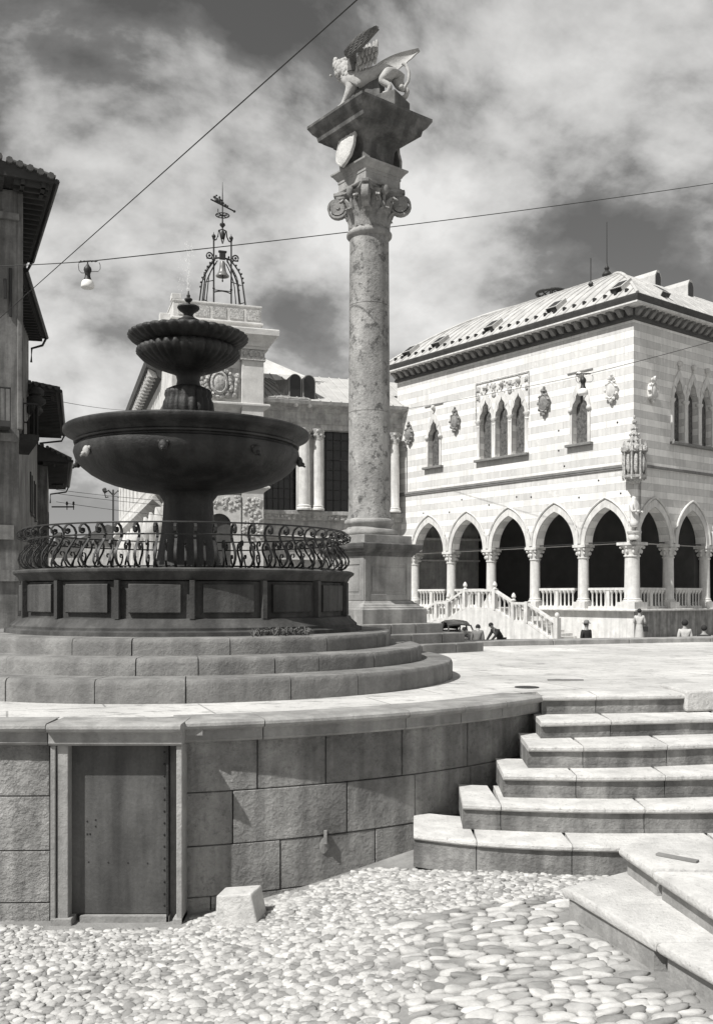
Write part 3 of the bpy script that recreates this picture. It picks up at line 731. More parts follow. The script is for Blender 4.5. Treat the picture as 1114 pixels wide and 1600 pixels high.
for k in range(230):
    th = random.uniform(0, 2*pi); u = random.random(); cx_ = .36+.34*u; cz = pz+.60+.24*u; r = .19-.01*u
    if abs(th) < .4: continue
    p = Vector((cx_+random.uniform(-.06,.06), r*sin(th), cz+r*cos(th)*.95)); m.blob(p, (.055,.035,.07), 7, 5, .12)
m.build('mane', 'lion_stone', bd, smooth=60)
m = MB()
for s_ in (1,-1): m.blob((.70,.10*s_,pz+.93), (.03,.03,.045), 6, 5); m.blob((.80,.055*s_,pz+.83), (.02,.015,.015), 6, 4)
m.blob((.92,0,pz+.78), (.025,.035,.025), 6, 4); m.build('face', 'lion_stone', bd, smooth=60)
def wing(sgn, root, up, back, spread, n=11):
    """a thick leaf of overlapping feathers sweeping up and back"""
    m = MB(); root = Vector(root)
    for layer, (ln, wd_, off) in enumerate(((1.0,.085,0),(.70,.08,.022),(.42,.075,.044))):
        for k in range(n):
            t = k/(n-1); ang = up+spread*(t-.5)
            L_ = back*ln*(1-.45*abs(t-.35)**1.1)
            d = Vector((-cos(ang), sgn*.22, sin(ang))).normalized(); nn = Vector((0, sgn, 0)); sdv = d.cross(nn).normalized()
            p0 = root+Vector((.12*(.5-t), 0, .10*(t-.3)))+nn*(off+.004*k); pts = []
            rings = []
            for j in range(7):
                q = j/6; wq = wd_*(.55+.6*sin(pi*min(q*1.0,.82)))*(1 if q < .9 else .45); c0 = p0+d*L_*q+nn*(.10*q*q*sgn*sgn)+Vector((0,0,-.10*q*q*L_))
                rings.append([c0+sdv*wq*.5, c0+nn*.012, c0-sdv*wq*.5, c0-nn*.012])
            m.loft(rings)
    m.tube([root+Vector((.10,0,-.12)), root+Vector((.06,0,.02)), root+Vector((-.06,sgn*.03,.14))], .075, 8, r1=.05)
    return m
wl = MB()
def wingleaf(m, rt, tip, w, bow, thick, sgn, rows=8):
    """rt,tip 3D; leaf-shaped plate with feather ridges, bowed outward"""
    rt, tip = Vector(rt), Vector(tip); d = (tip-rt); Ln = d.length; dn = d.normalized(); out = Vector((.25, sgn, .1)).normalized(); wdir = dn.cross(out).normalized(); out = wdir.cross(dn)*-1
    if out.dot(Vector((0, sgn, 0))) < 0: out = -out
    n, k = 22, 18; front = []; backg = []
    for i in range(n+1):
        t = i/n; ww = w*(sin(pi*min(1, .12+.80*t))**.7)*(1-.55*t**3); fr = []; bk = []
        for j in range(k+1):
            s = j/k*2-1; saw = .012*((j % 2))+.016*(((i+(j//2)) % 4)/4)
            edge = 1+(.07 if (j == 0 and i % 3 == 0) else 0)
            c = rt+d*t+wdir*ww*s*edge+out*(bow*(1-s*s)+bow*.6*sin(pi*t))
            fr.append(c+out*(thick+saw)); bk.append(c)
        front.append(fr); backg.append(bk)
    FI = [[m.pv(p) for p in r] for r in front]; BI = [[m.pv(p) for p in r] for r in backg]
    for i in range(n):
        for j in range(k):
            m.face((FI[i][j], FI[i][j+1], FI[i+1][j+1], FI[i+1][j])); m.face((BI[i][j], BI[i+1][j], BI[i+1][j+1], BI[i][j+1]))
        m.face((FI[i][0], FI[i+1][0], BI[i+1][0], BI[i][0])); m.face((FI[i][k], BI[i][k], BI[i+1][k], FI[i+1][k]))
    for j in range(k): m.face((FI[0][j], BI[0][j], BI[0][j+1], FI[0][j+1])); m.face((FI[n][j], FI[n][j+1], BI[n][j+1], BI[n][j]))
wl = MB(); wingleaf(wl, (.34,.36,pz+.83), (-.42,.52,pz+1.02), .15, .05, .03, 1)
wl.tube([(.34,.18,pz+.62),(.32,.22,pz+.80),(.28,.30,pz+1.0)], .10, 10, r1=.07)
wg = wl.build('wing', 'lion_dark', li, smooth=35, label='dark near wing, raised')  # near wing in a darker tone than the body
wl = MB()
for k in range(6):
    for j in range(3): wl.blob((.24-.075*k-.06*j+random.uniform(-.015,.015),.20+.05*j,pz+.66+.085*j+.010*k), (.042,.025,.11), 7, 6, .15)
wl.build('feathers', 'lion_stone', wg, smooth=60)
wl = MB(); wingleaf(wl, (.22,-.26,pz+.74), (-.74,-.42,pz+1.02), .15, .04, .03, -1)
wl.tube([(.34,-.18,pz+.62),(.28,-.22,pz+.74),(.2,-.26,pz+.82)], .09, 8, r1=.06)
wl.build('wing', 'lion_stone', li, smooth=35, label='pale far wing pointing back')
m = MB(); m.box(-.62,.62,-.30,.30,0,pz-.01); m.box(-.2,.35,-.1,.1,pz-.02,pz+.4); m.build('plinth', 'monument_dark', li, bevel=.015)

# ================================================================== LOGGIA
LZ = 0.0
lg = thing('loggia_building', 'Venetian Gothic town hall loggia of striped white marble with pointed arcade and lead roof', 'building', (14.15, 49, 0), GA)
WU, WV = 14.2, 18.6                                # right facade length (u), left facade length (v)
Pl = lambda s, d, z: (d, s, z)                     # left facade plane x=0, s along v, depth +x
Pr = lambda s, d, z: (s, d, z)                     # right facade plane y=0
PIT = 3.43; ZB = -.6
def bm_box(name, mat, dims, parent=lg, bevel=0, label=None): m = MB(); m.box(*dims); return m.build(name, mat, parent, bevel=bevel, label=label)
# platform
m = MB(); m.box(-.02,WU,-.02,WV,ZB,1.50); m.build('platform', 'white_marble', lg)
m = MB(); m.box(-.32,WU+.3,-.32,WV+.3,1.50,1.61); m.build('platform_moulding', 'white_marble', lg, bevel=.03)
m = MB(); m.box(.01,WU,-.05,-.021,ZB,1.49); m.build('platform_facing', 'pedestal_stone', lg, label='grey base slabs')  # darker grey facing on the right side only
m = MB(); m.box(-.02+0,WU,-1.3,-.06,ZB,-.12); m.box(.6,WU,-.75,-.06,-.12,.12); m.build('base_step', 'pedestal_stone', lg, bevel=.02)
# arcade walls
arch = [(x, z) for x, z in pointed(1.36, 1.90, 5.05, 12)]
archo = [(x*1.0, z) for x, z in pointed(1.63, 2.28, 5.05, 12)]
TW = .62
nU, nV = 4, 5
m = MB(); wall_open(m, Pl, 0, WV, 5.02, 9.0, TW, [(PIT*(k+.5)+.02, 5.02, [(arch[0][0],5.02)]+arch[1:-1]+[(arch[-1][0],5.02)]) for k in range(nV)])
wa = m.build('arcade_wall', 'loggia_marble', lg)
m = MB(); wall_open(m, Pr, TW, WU, 5.02, 9.0, TW, [(PIT*(k+.5)+.02, 5.02, [(arch[0][0],5.02)]+arch[1:-1]+[(arch[-1][0],5.02)]) for k in range(nU)])
m.build('arcade_wall', 'loggia_marble', lg, label='shaded arcade wall of blotched stone blocks')
for P_, n_ in ((Pl, nV), (Pr, nU)):
    for k in range(n_):
        m = MB(); band(m, P_, arch, archo, PIT*(k+.5)+.02, .07); 
        rope = [P_(PIT*(k+.5)+.02+x, -.08, z) for x, z in pointed(1.66, 2.34, 5.1, 12)]; m.tube(rope, .06, 6)
        m.build('archivolt', 'white_marble', lg, smooth=30)
        m = MB(); a = P_(PIT*k+.35, .3, 5.12); b = P_(PIT*(k+1)-.3, .3, 5.12); m.tube([a,b], .025, 5); m.build('tie_rod', 'iron', lg)
# pier at the far left
m = MB(); m.box(.0,TW,PIT*5+.06,WV,1.61,5.02); m.build('end_pier', 'loggia_marble', lg)
# columns
def column(r=.30):
    m = MB()
    m.lathe([(r*1.05,1.95),(r*1.28,1.97),(r*1.30,2.03),(r*1.08,2.07),(r*1.15,2.12),(r*1.02,2.16),(r,2.2),(r*.93,4.30),(r*1.08,4.32),(r*1.08,4.38),(r*.95,4.40)], 24)
    m.box(-r*1.35,r*1.35,-r*1.35,r*1.35,1.61,1.97); return m
def capital(r=.30):
    m = MB(); m.lathe([(r*.95,4.38),(r*1.0,4.55),(r*1.15,4.75),(r*1.45,4.88),(r*1.2,4.9)], 24)
    for k in range(8):
        a = k*pi/4; m.blob((r*1.15*cos(a), r*1.15*sin(a), 4.58), (.075,.075,.12), 6, 5, .2); 
        q = 1.42 if k % 2 else 1.15; m.blob((r*q*cos(a), r*q*sin(a), 4.80), (.10,.10,.09), 7, 5, .1)
    m.box(-r*1.4,r*1.4,-r*1.4,r*1.4,4.90,5.05); return m
c0 = column().build('column', 'white_marble', lg, smooth=40); k0_ = capital().build('column_capital', 'white_marble', c0, smooth=50)
locs = [(.31, PIT*k+.02) for k in range(1, 6)]+[(PIT*k+.02, .31) for k in range(1, 5)]
c0.location = (*locs[0], 0)
for p in locs[1:]: cp(c0, lg, loc=(*p, 0))
c1 = column(.40).build('column', 'white_marble', lg, smooth=40, label='thicker corner column'); k1 = capital(.40).build('column_capital', 'white_marble', c1, smooth=50); c1.location = (.36,.36,0)
# balustrades
bal0 = None; nbal = 0
bmeshb = MB(); bmeshb.lathe([(.07,0),(.07,.05),(.045,.08),(.04,.35),(.045,.5),(.04,.62),(.06,.68),(.115,.79),(.115,.84)], 8)
bal_me = bmeshb.build('baluster', 'white_marble', None, smooth=50); bal_first = [bal_me]
def balustrade(P0, P1, name='balustrade', zb=1.61, zt=2.72, nper=4, posts=(.5,), zb1=None, zt1=None, label=None, ends=False):
    """rail, base and posts between plan points, balusters as sub-parts; may slope"""
    P0, P1 = Vector((*P0, 0)), Vector((*P1, 0)); d = P1-P0; Ln = d.length; n = Vector((-d.y, d.x, 0)).normalized(); zb1 = zb if zb1 is None else zb1; zt1 = zt if zt1 is None else zt1
    m = MB()
    def beam(t0, t1, lo, hi, w):
        r = []
        for t in (t0, t1):
            p = P0+d*t; a = lo(t); b = hi(t); r.append([(*(p-n*w)[:2], a), (*(p+n*w)[:2], a), (*(p+n*w)[:2], b), (*(p-n*w)[:2], b)])
        m.loft(r)
    fb_ = lambda t: zb+(zb1-zb)*t; ft = lambda t: zt+(zt1-zt)*t
    beam(0, 1, lambda t: ft(t)-.13, ft, .13); beam(0, 1, fb_, lambda t: fb_(t)+.13, .12)
    edges = [0]+list(posts)+[1]
    for t in posts: beam(t-.1/Ln, t+.1/Ln, fb_, lambda q: ft(q)-.13, .10)
    if ends:
        for t in (0, 1): beam(t-.11/Ln, t+.11/Ln, fb_, lambda q: ft(q)+.02, .14)
    o = m.build(name, 'white_marble', lg, label=label)
    for a, b in zip(edges, edges[1:]):
        for k in range(nper):
            t = a+(b-a)*(k+.75)/(nper+.5); p = P0+d*t
            if bal_first: c = bal_first.pop(); c.parent = o
            else: c = bal_me.copy(); C.objects.link(c); c.parent = o
            c.location = (p.x, p.y, fb_(t)+.1); h = (ft(t)-.13-fb_(t)-.1)/.84; c.scale = (1.15, 1.15, h)
    return o
for k in range(nV):
    if k == 2: continue
    balustrade((.28, PIT*k+.5), (.28, PIT*(k+1)-.4))
for k in range(2): balustrade((PIT*k+.5, .28), (PIT*(k+1)-.4, .28))
# upper walls
zt = 16.45
z3 = [(0,)]
def triple(c0, z, w, h, pit): return [(c0+(k-1)*pit, z[0], trefoil(w, h, z[1])) for k in range(3)]
opsL = [(3.42, 10.5, trefoil(.52, 1.15, 12.35)), (15.0, 10.5, trefoil(.52, 1.15, 12.35))]+triple(9.15, (10.45, 12.75), .50, 1.25, 1.30)
opsR = [(3.95, 10.5, trefoil(.50, 1.25, 12.75)), (5.25, 10.5, trefoil(.50, 1.25, 12.75)), (6.55, 10.5, trefoil(.50, 1.25, 12.75)), (11.5, 10.5, trefoil(.52, 1.15, 12.4))]
m = MB(); wall_open(m, Pl, 0, WV, 9.0, zt, .5, opsL); m.build('upper_wall', 'loggia_marble', lg)
m = MB(); wall_open(m, Pr, .5, WU, 9.0, zt, .5, opsR); m.build('upper_wall', 'loggia_marble', lg, label='shaded upper wall of mixed stone blocks')
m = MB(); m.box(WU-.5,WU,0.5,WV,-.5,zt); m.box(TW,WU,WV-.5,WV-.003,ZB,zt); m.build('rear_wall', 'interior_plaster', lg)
m = MB(); m.box(-.10,.0,-.10,WV+.05,8.93,9.08); m.box(-.07,.0,-.07,WV+.03,8.84,8.93); m.box(0,WU,-.10,.0,8.93,9.08); m.build('string_course', 'grey_trim', lg, bevel=.02)
# interior; floor coloured dark so the baluster gaps read as shade
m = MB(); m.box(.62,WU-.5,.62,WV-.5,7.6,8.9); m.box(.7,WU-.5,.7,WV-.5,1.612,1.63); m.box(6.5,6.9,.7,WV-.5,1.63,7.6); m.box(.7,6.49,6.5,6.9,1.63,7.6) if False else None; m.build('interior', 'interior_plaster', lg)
# windows
def window(P, c, sill, w, zs, h, single=True):
    m = MB(); fr = trefoil(w, h, zs); out = [(x*1.0, z) for x, z in pointed(w+.17, h+.42, zs, len(fr)//2)]
    band(m, P, fr, out, c, .06)
    for s_ in (-1,1):
        x0, x1 = sorted((c+s_*w, c+s_*(w+.17))); a = P(x0,-.06,sill); b = P(x1,.02,zs)
        m.box(min(a[0],b[0]),max(a[0],b[0]),min(a[1],b[1]),max(a[1],b[1]),sill,zs)
    m.tube([P(c,-.08,zs+h+.38), P(c,-.08,zs+h+.62)], .05); q = P(c,-.10,zs+h+.72); m.blob(q, (.15,.15,.16), 7, 5, .25)
    o = m.build('window', 'white_marble', lg, smooth=30)
    g_ = MB(); a = P(c-w,.34,sill); b = P(c+w,.36,zs+h); g_.box(min(a[0],b[0]),max(a[0],b[0]),min(a[1],b[1]),max(a[1],b[1]),sill,zs+h); g_.build('pane', 'lattice_glass', o)
    return o
def sillb(P, a, b, z):
    m = MB(); p = P(a,-.26,z-.14); q = P(b,.05,z); m.box(min(p[0],q[0]),max(p[0],q[0]),min(p[1],q[1]),max(p[1],q[1]),z-.14,z); m.build('window_sill', 'grey_trim', lg, bevel=.02)
for P_, ops in ((Pl, opsL), (Pr, opsR)):
    for c, sl, cur in ops: window(P_, c, sl, abs(cur[0][0]), cur[0][1], cur[len(cur)//2][1]-cur[0][1])
sillb(Pl, 2.55, 4.3, 10.5); sillb(Pl, 14.15, 15.9, 10.5); sillb(Pl, 7.05, 11.25, 10.45); sillb(Pr, 3.15, 7.35, 10.5); sillb(Pr, 10.6, 12.4, 10.5)
wc = MB(); wc.lathe([(.16,10.45),(.16,10.6),(.10,10.68),(.095,12.35),(.14,12.42),(.11,12.48),(.15,12.6),(.22,12.72),(.22,12.80)], 16)
w0 = wc.build('window_column', 'white_marble', lg, smooth=40); w0.location = (.02, 9.15-.65, 0)
cp(w0, lg, loc=(.02, 9.15+.65, 0)); cp(w0, lg, loc=(.02, 9.15-1.93, 0)); cp(w0, lg, loc=(.02, 9.15+1.93, 0))
for x in (3.32,4.6,5.9,7.18): cp(w0, lg, loc=(x, .02, 0))
for c in (3.42, 15.0):
    for s_ in (-1,1):
        m = MB(); m.blob((-.08, c+s_*.62, 12.35), (.13,.16,.15), 7, 5, .2); m.build('window_capital', 'white_marble', lg, smooth=60)
    m = MB(); m.box(-.05,.01,c-.85,c+.85,14.35,14.42)
    m.build('window_label', 'grey_trim', lg)
# carved field above the triple window
m = MB(); m.box(-.05,.01,9.15-2.12,9.15+2.12,15.02,15.10); 
for s_ in (-1,1): m.box(-.05,.01,9.15+s_*2.1-.04,9.15+s_*2.1+.04,12.9,15.0)
for k in range(4):
    for z in (14.2,14.7): m.blob((-.02, 9.15-1.93+k*1.29, z), (.06,.17,.17), 8, 5, .3)
for k in range(60): m.blob((-.01, 9.15+random.uniform(-1.95,1.95), random.uniform(14.0,14.95)), (.05,.07,.07), 5, 4, .3)
m.build('carved_field', 'carved_marble', lg, smooth=50)
# coats of arms
def arms(P, s, z, sc=1, mat='white_marble'):
    m = MB(); p = Vector(P(s, 0, z))
    rot = -pi/2 if P is Pl else 0
    m.M = Matrix.Translation(p) @ Matrix.Rotation(rot, 4, 'Z')
    pts = 14
    m.loft([[(.36*sc*q*cos(2*pi*k/pts)*(1+.10*cos(6*pi*k/pts*1.0)), -d, .52*sc*q*sin(2*pi*k/pts)) for k in range(pts)] for q, d in ((1,-.01),(1,.16),(.85,.24),(.72,.20),(.5,.26))])
    for k in range(9): a = 2*pi*k/9+.3; m.blob((.36*sc*cos(a), -.15, .52*sc*sin(a)), (.10,.10,.10), 6, 4, .3)
    m.blob((0,-.16,.66*sc), (.2,.12,.14), 7, 5, .3); m.blob((.08,-.2,.80*sc), (.08,.1,.1), 6, 4, .3); m.blob((0,-.14,-.6*sc), (.12,.1,.12), 6, 4, .2)
    m.build('coat_of_arms', mat, lg, smooth=50)
arms(Pl, 1.31, 13.0, .95); arms(Pl, 5.87, 13.05, 1.05, 'capital_stone'); arms(Pl, 13.0, 13.05, 1, 'capital_stone'); arms(Pl, 17.3, 12.8, .95, 'capital_stone'); arms(Pr, 1.45, 12.9, .9)
# cornice; frieze and brackets coloured dark to deepen the shade under the eaves
def ringframe(mb, prof):
    """closed ring around the building; prof (overhang, z)"""
    mb.loft([[(-o,-o,z),(WU+o,-o,z),(WU+o,WV+o,z),(-o,WV+o,z)] for o, z in prof], caps=True)
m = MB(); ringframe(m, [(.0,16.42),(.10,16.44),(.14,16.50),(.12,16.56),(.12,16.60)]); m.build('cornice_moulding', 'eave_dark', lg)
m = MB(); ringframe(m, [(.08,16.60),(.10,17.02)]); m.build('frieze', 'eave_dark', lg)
m = MB(); ringframe(m, [(.60,17.0),(.72,17.01),(.75,17.04),(.75,17.12)]); m.build('corona', 'white_marble', lg)
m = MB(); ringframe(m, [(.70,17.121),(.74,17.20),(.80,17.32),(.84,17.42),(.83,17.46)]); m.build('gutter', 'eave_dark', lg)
bk = MB(); rings = []
for w in (-.13,.13): rings.append([(-.08,w,17.02),(-.56,w,17.02),(-.55,w,16.92),(-.42,w,16.86),(-.30,w,16.74),(-.20,w,16.66),(-.08,w,16.62)])
bk.loft(rings); bk0 = bk.build('bracket', 'grey_trim', lg); first = True
nL, nR = 34, 26
for k in range(nL):
    y = .1+k*(WV-.2)/(nL-1)
    if first: bk0.location = (0, y, 0); first = False
    else: cp(bk0, lg, loc=(0, y, 0))
for k in range(nR): cp(bk0, lg, loc=(.1+k*(WU-.2)/(nR-1), 0, 0), rz=pi/2)
# roof: convex hipped, lead sheets with standing seams
def rz_(t): t = max(0, min(1, t)); return 17.44+4.0*(1-(1-t)**1.75)
O_ = .80; half = (WU+2*O_)/2
rows = 10; m = MB(); rg = []
for i in range(rows+1):
    t = i/rows; o = -O_+half*t; rg.append([(o,o,rz_(t)),(WU-o,o,rz_(t)),(WU-o,WV-o,rz_(t)),(o,WV-o,rz_(t))])
m.loft(rg)
roof = m.build('roof', 'lead_roof', lg, smooth=25)
sm_ = MB()
def seam(px_, py_, dx, dy, tmax):
    pts = [(px_+dx*half*t, py_+dy*half*t, rz_(t)+.02) for t in [k/8*tmax for k in range(9)]]
    sm_.tube(pts, .035, 5)
n = 30
for k in range(1, n):
    y = -O_+(WV+2*O_)*k/n; tm = min(1, min(y+O_, WV+O_-y)/half); seam(-O_, y, 1, 0, tm)
for k in range(1, 24):
    x = -O_+(WU+2*O_)*k/24; tm = min(1, min(x+O_, WU+O_-x)/half); seam(x, -O_, 0, 1, tm)
for a, b, dx, dy in ((-O_,-O_,1,1),(WU+O_,-O_,-1,1),(-O_,WV+O_,1,-1)): 
    pts = [(a+dx*half*t, b+dy*half*t, rz_(t)+.03) for t in [k/10 for k in range(11)]]; sm_.tube(pts, .09, 6)
sm_.build('seams', 'lead_roof', roof, smooth=60)
sn = MB(); 
for k in range(1, n):
    y = -O_+(WV+2*O_)*k/n; sn.box(-.42,-.22,y+.25,y+.38,rz_(.055)-.02,rz_(.055)+.16)
sno = sn.build('snow_stops', 'iron', roof); sno['kind'] = 'stuff'
def skylight(px_, py_, ang):
    m = MB(); m.M = Matrix.Translation((px_, py_, rz_(.10)-.15)) @ Matrix.Rotation(ang, 4, 'Z') @ Matrix.Rotation(radians(-36), 4, 'Y')
    m.box(0,1.0,-.38,.38,0,.30); o = m.build('skylight', 'lead_roof', roof)
    q = MB(); q.M = m.M; q.box(-.02,.01,-.32,.32,.03,.26); q.box(.1,.8,-.28,.28,.295,.31); q.build('pane', 'dark_glass', o)
for y in (.9,5.2,10.0,14.6,17.4): skylight(-.15, y, 0)
skylight(2.4, -.15, pi/2)
# roof dormers
def dormer(x, y, zc, w=.30, l=3.2):
    m = MB(); rings = []
    for yy in (y, y+l): rings.append([(x-w,yy,zc-1.3),(x+w,yy,zc-1.3),(x+w,yy,zc+.25),(x+w*.4,yy,zc+.55),(x-w*.4,yy,zc+.55),(x-w,yy,zc+.25)])
    m.loft(rings); o = m.build('dormer', 'lead_roof', roof)
    q = MB(); q.loft([[(x+a*w*.8, yy, zc+b) for a, b in ((-1,-.42),(1,-.42),(1,.15),(.5,.40),(-.5,.40),(-1,.15))] for yy in (y-.02, y+.02)]); q.build('dormer_window', 'dark_glass', o)
dormer(7.9, 4.0, 20.95+.15); dormer(8.95, 2.5, 20.2+.15)
# finials
m = MB(); m.lathe([(.4,0),(.42,.25),(.2,.35),(.14,.5),(.24,.62),(.30,.75),(.22,.9),(.10,1.0),(.16,1.15),(.06,1.3),(.03,1.5),(.02,4.0)], 16); m.M = None
fi = m.build('finial', 'iron', roof, smooth=50); fi.location = (WU/2, half-O_, rz_(1)-.15)
m = MB(); c_ = (WU/2, WV-half+O_, rz_(1))
ringp = lambda r, z: [(c_[0]+r*cos(2*pi*k/28), c_[1]+r*sin(2*pi*k/28), c_[2]+z) for k in range(28)]
m.tube(ringp(.95,.55), .09, 6, closed=True); m.tube([(c_[0],c_[1],c_[2]-.2),(c_[0],c_[1],c_[2]+.9)], .12, 8)
for k in range(8): a = k*pi/4; m.tube([(c_[0]+.1*cos(a),c_[1]+.1*sin(a),c_[2]+.15),(c_[0]+.95*cos(a),c_[1]+.95*sin(a),c_[2]+.55)], .05, 5); m.tube([(c_[0],c_[1],c_[2]+.85),(c_[0]+.95*cos(a),c_[1]+.95*sin(a),c_[2]+.55)], .04, 5)
m.build('iron_crown', 'iron', roof)
m = MB(); m.tube([(0,0,0),(0,0,1.6)], .03, 5); m.blob((0,0,.15), (.15,.15,.15), 6, 4); o = m.build('lightning_rod', 'iron', roof); o.location = (2.0, 4.3, rz_((2.0+O_)/half))
# corner tabernacle and statue
m = MB(); cx_, cy_ = -.12, -.12; oct_ = lambda r, z, ph=pi/8, n=8: [(cx_+r*cos(ph+2*pi*k/n), cy_+r*sin(ph+2*pi*k/n), z) for k in range(n)]
m.loft([oct_(r, z) for r, z in ((.25,8.0),(.40,8.15),(.42,8.25),(.62,8.30),(.64,8.42))]); m.loft([oct_(r, z) for r, z in ((.38,8.42),(.38,9.55),(.55,9.6),(.55,9.72),(.36,9.75),(.05,11.1))])
for k in range(8):
    a = pi/8+k*pi/4; x, y = cx_+.56*cos(a), cy_+.56*sin(a); m.tube([(x,y,8.2),(x,y,9.65)], .06, 5); m.loft([[(x+r*cos(q*pi/2), y+r*sin(q*pi/2), z) for q in range(4)] for r, z in ((.11,9.62),(.09,9.72),(.02,10.15))])
    for j in range(4): r = .40-.09*j; m.blob((cx_+r*cos(a), cy_+r*sin(a), 9.9+.3*j), (.07,.07,.07), 5, 4, .2)
    a2 = k*pi/4; m.blob((cx_+.5*cos(a2), cy_+.5*sin(a2), 9.0), (.12,.12,.5), 6, 6, .25); m.blob((cx_+.6*cos(a2), cy_+.6*sin(a2), 9.75), (.1,.1,.16), 5, 4, .3)
m.blob((cx_,cy_,11.15), (.13,.13,.13), 7, 5, .2); m.blob((cx_,cy_,11.4), (.07,.07,.1), 7, 5)
m.build('canopy', 'carved_marble', lg, smooth=35)
m = MB(); m.lathe([(.30,5.15),(.34,5.25),(.30,5.4),(.38,5.5),(.38,5.58),(.2,5.6)], 10, c=(cx_,cy_,0)); m.build('statue_corbel', 'white_marble', lg, smooth=40)
V, E, RD = [], [], []
a = sv_((cx_,cy_,6.35), .24); b = sv_((cx_,cy_,5.75), .27, a); c = sv_((cx_,cy_,6.85), .25, a); d = sv_((cx_,cy_,7.15), .10, c); e = sv_((cx_,cy_,7.38), .15, d)
for s_ in (-1,1): f = sv_((cx_+s_*.25,cy_,6.95), .12, c); g2 = sv_((cx_+s_*.28-.1,cy_-.15,6.55), .09, f); sv_((cx_+s_*.05-.15,cy_-.3,6.6), .07, g2)
skinmesh('statue', 'white_marble', V, E, RD, lg, 1)
# corbels / small holes
m = MB()
for s, z in ((1.0,11.3),(4.9,11.4),(4.9,10.3),(8.0,8.0),(4.5,9.4),(12.5,8.2),(2.2,8.4),(.8,7.6),(3.5,7.6),(10.2,7.7),(6.9,7.9),(13.6,7.5),(16,7.6)): m.blob((0, s, z), (.03,.06,.06), 6, 4)
m.build('putlog_holes', 'dark_glass', lg)
m = MB(); m.tube([(-.05,17.6,9.1),(-.05,17.6,12.0)], .03, 5); m.tube([(-.05,17.6,12.0),(-.3,17.6,12.1)], .05, 5); m.build('drain_pipe', 'grey_trim', lg)
# staircase parallel to the left facade
XF, XB = -2.55, -.35
prof = [(-.6,2.1)]
def zst(y):                                       # walking line height against v
    y = abs(y-8.57)
    if y < 1.17: return 1.61
    if y < 2.57: return 1.61-(y-1.17)/1.4*.66
    if y < 3.55: return .95
    if y < 5.5: return .95-(y-3.55)/1.95*1.1
    return -.15
m = MB(); ys = [8.57+k*.02 for k in range(-365, 366)]
def stp(z): return .165*round(z/.165-.0)+(-.04)
cur = None; segs = []
yy = 8.57-6.6
while yy < 8.57+6.6:
    d = abs(yy+.14-8.57)
    z = 1.61 if d < 1.2 else (1.61-.165*(int((d-1.2)/.35)+1) if d < 2.6 else (.95 if d < 3.5 else .95-.165*(int((d-3.5)/.33)+1)))
    if z > -.45: m.box(XF+.28, XB, yy, yy+.279, ZB, z)
    yy += .28
m.box(XF+.28, -.3, 8.57-1.2, 8.57+1.2, ZB, 1.605)
m.build('staircase', 'white_marble', lg)
m = MB()
for s_ in (-1,1):
    pts = [(8.57+s_*d, z) for d, z in ((0,1.50),(1.17,1.50),(2.57,.84),(3.55,.84),(5.5,-.15),(5.5,ZB),(0,ZB))]
    m.loft([[(x, y, z) for y, z in pts] for x in (XF, XF+.27)])
m.build('staircase_wall', 'white_marble', lg)
XR = XF+.13
balustrade((XR, 8.57-1.17), (XR, 8.57+1.17), zb=1.5, zt=2.66, ends=True, nper=3)
for s_ in (-1,1):
    balustrade((XR, 8.57+s_*1.3), (XR, 8.57+s_*2.5), zb=1.45, zb1=.88, zt=2.60, zt1=2.02, posts=(), nper=3, label='sloping stair balustrade')
    balustrade((XR, 8.57+s_*2.57), (XR, 8.57+s_*3.55), zb=.84, zt=1.95, posts=(), nper=3, ends=True)
    balustrade((XR, 8.57+s_*3.68), (XR, 8.57+s_*5.5), zb=.80, zb1=-.13, zt=1.9, zt1=.98, posts=(), nper=5, label='sloping stair balustrade')
    m = MB(); m.box(XR-.15,XR+.15,8.57+s_*5.6-.13,8.57+s_*5.6+.13,ZB,1.15); m.blob((XR,8.57+s_*5.6,1.28), (.13,.13,.16), 8, 6); m.build('newel_post', 'white_marble', lg, smooth=40)
for y in (8.57-1.17,8.57+1.17,8.57-2.57,8.57+2.57):
    m = MB(); m.lathe([(.1,0),(.13,.06),(.06,.12),(.13,.24),(.10,.36),(.03,.46)], 10, c=(XR,y,2.64 if abs(y-8.57) < 2 else 2.0)); m.build('newel_finial', 'white_marble', lg, smooth=40)
# ================================================================== CLOCK TOWER AND CHURCH BEHIND THE FOUNTAIN
CA = radians(17.5)
tw = thing('clock_tower', 'tall pale Renaissance clock tower block behind the fountain, with broad cornice and carved shield', 'tower', (-5.88, 60, 0), CA)
GB = -.6
m = MB(); m.box(-5.6,0,0,5.6,GB,17.8); m.build('wall', 'church_light', tw)
for x0, x1 in ((-1.35,.03),(-5.63,-4.25)):
    m = MB(); m.box(x0,x1,-.30,0,GB,16.9); m.build('pilaster', 'church_light', tw, bevel=.03)
    m = MB(); m.box(x0-.10,x1+.10,-.42,0,16.9,17.1); m.box(x0-.05,x1+.05,-.36,0,17.1,17.55); 
    for k in range(4): m.blob((x0+.2+k*(x1-x0-.4)/3,-.38,17.3), (.14,.1,.2), 6, 5, .2)
    m.build('pilaster_capital', 'carved_marble', tw)
def fr4(m, x0, x1, y0, y1, prof): m.loft([[(x0-o,y0-o,z),(x1+o,y0-o,z),(x1+o,y1+o,z),(x0-o,y1+o,z)] for o, z in prof])
m = MB(); fr4(m, -5.6, 0, 0, 5.6, [(.30,17.6),(.32,17.75),(.40,17.8),(.45,18.0),(.80,18.35),(.88,18.4),(.90,18.72),(.86,18.78),(.3,18.8)]); m.build('main_cornice', 'church_light', tw)
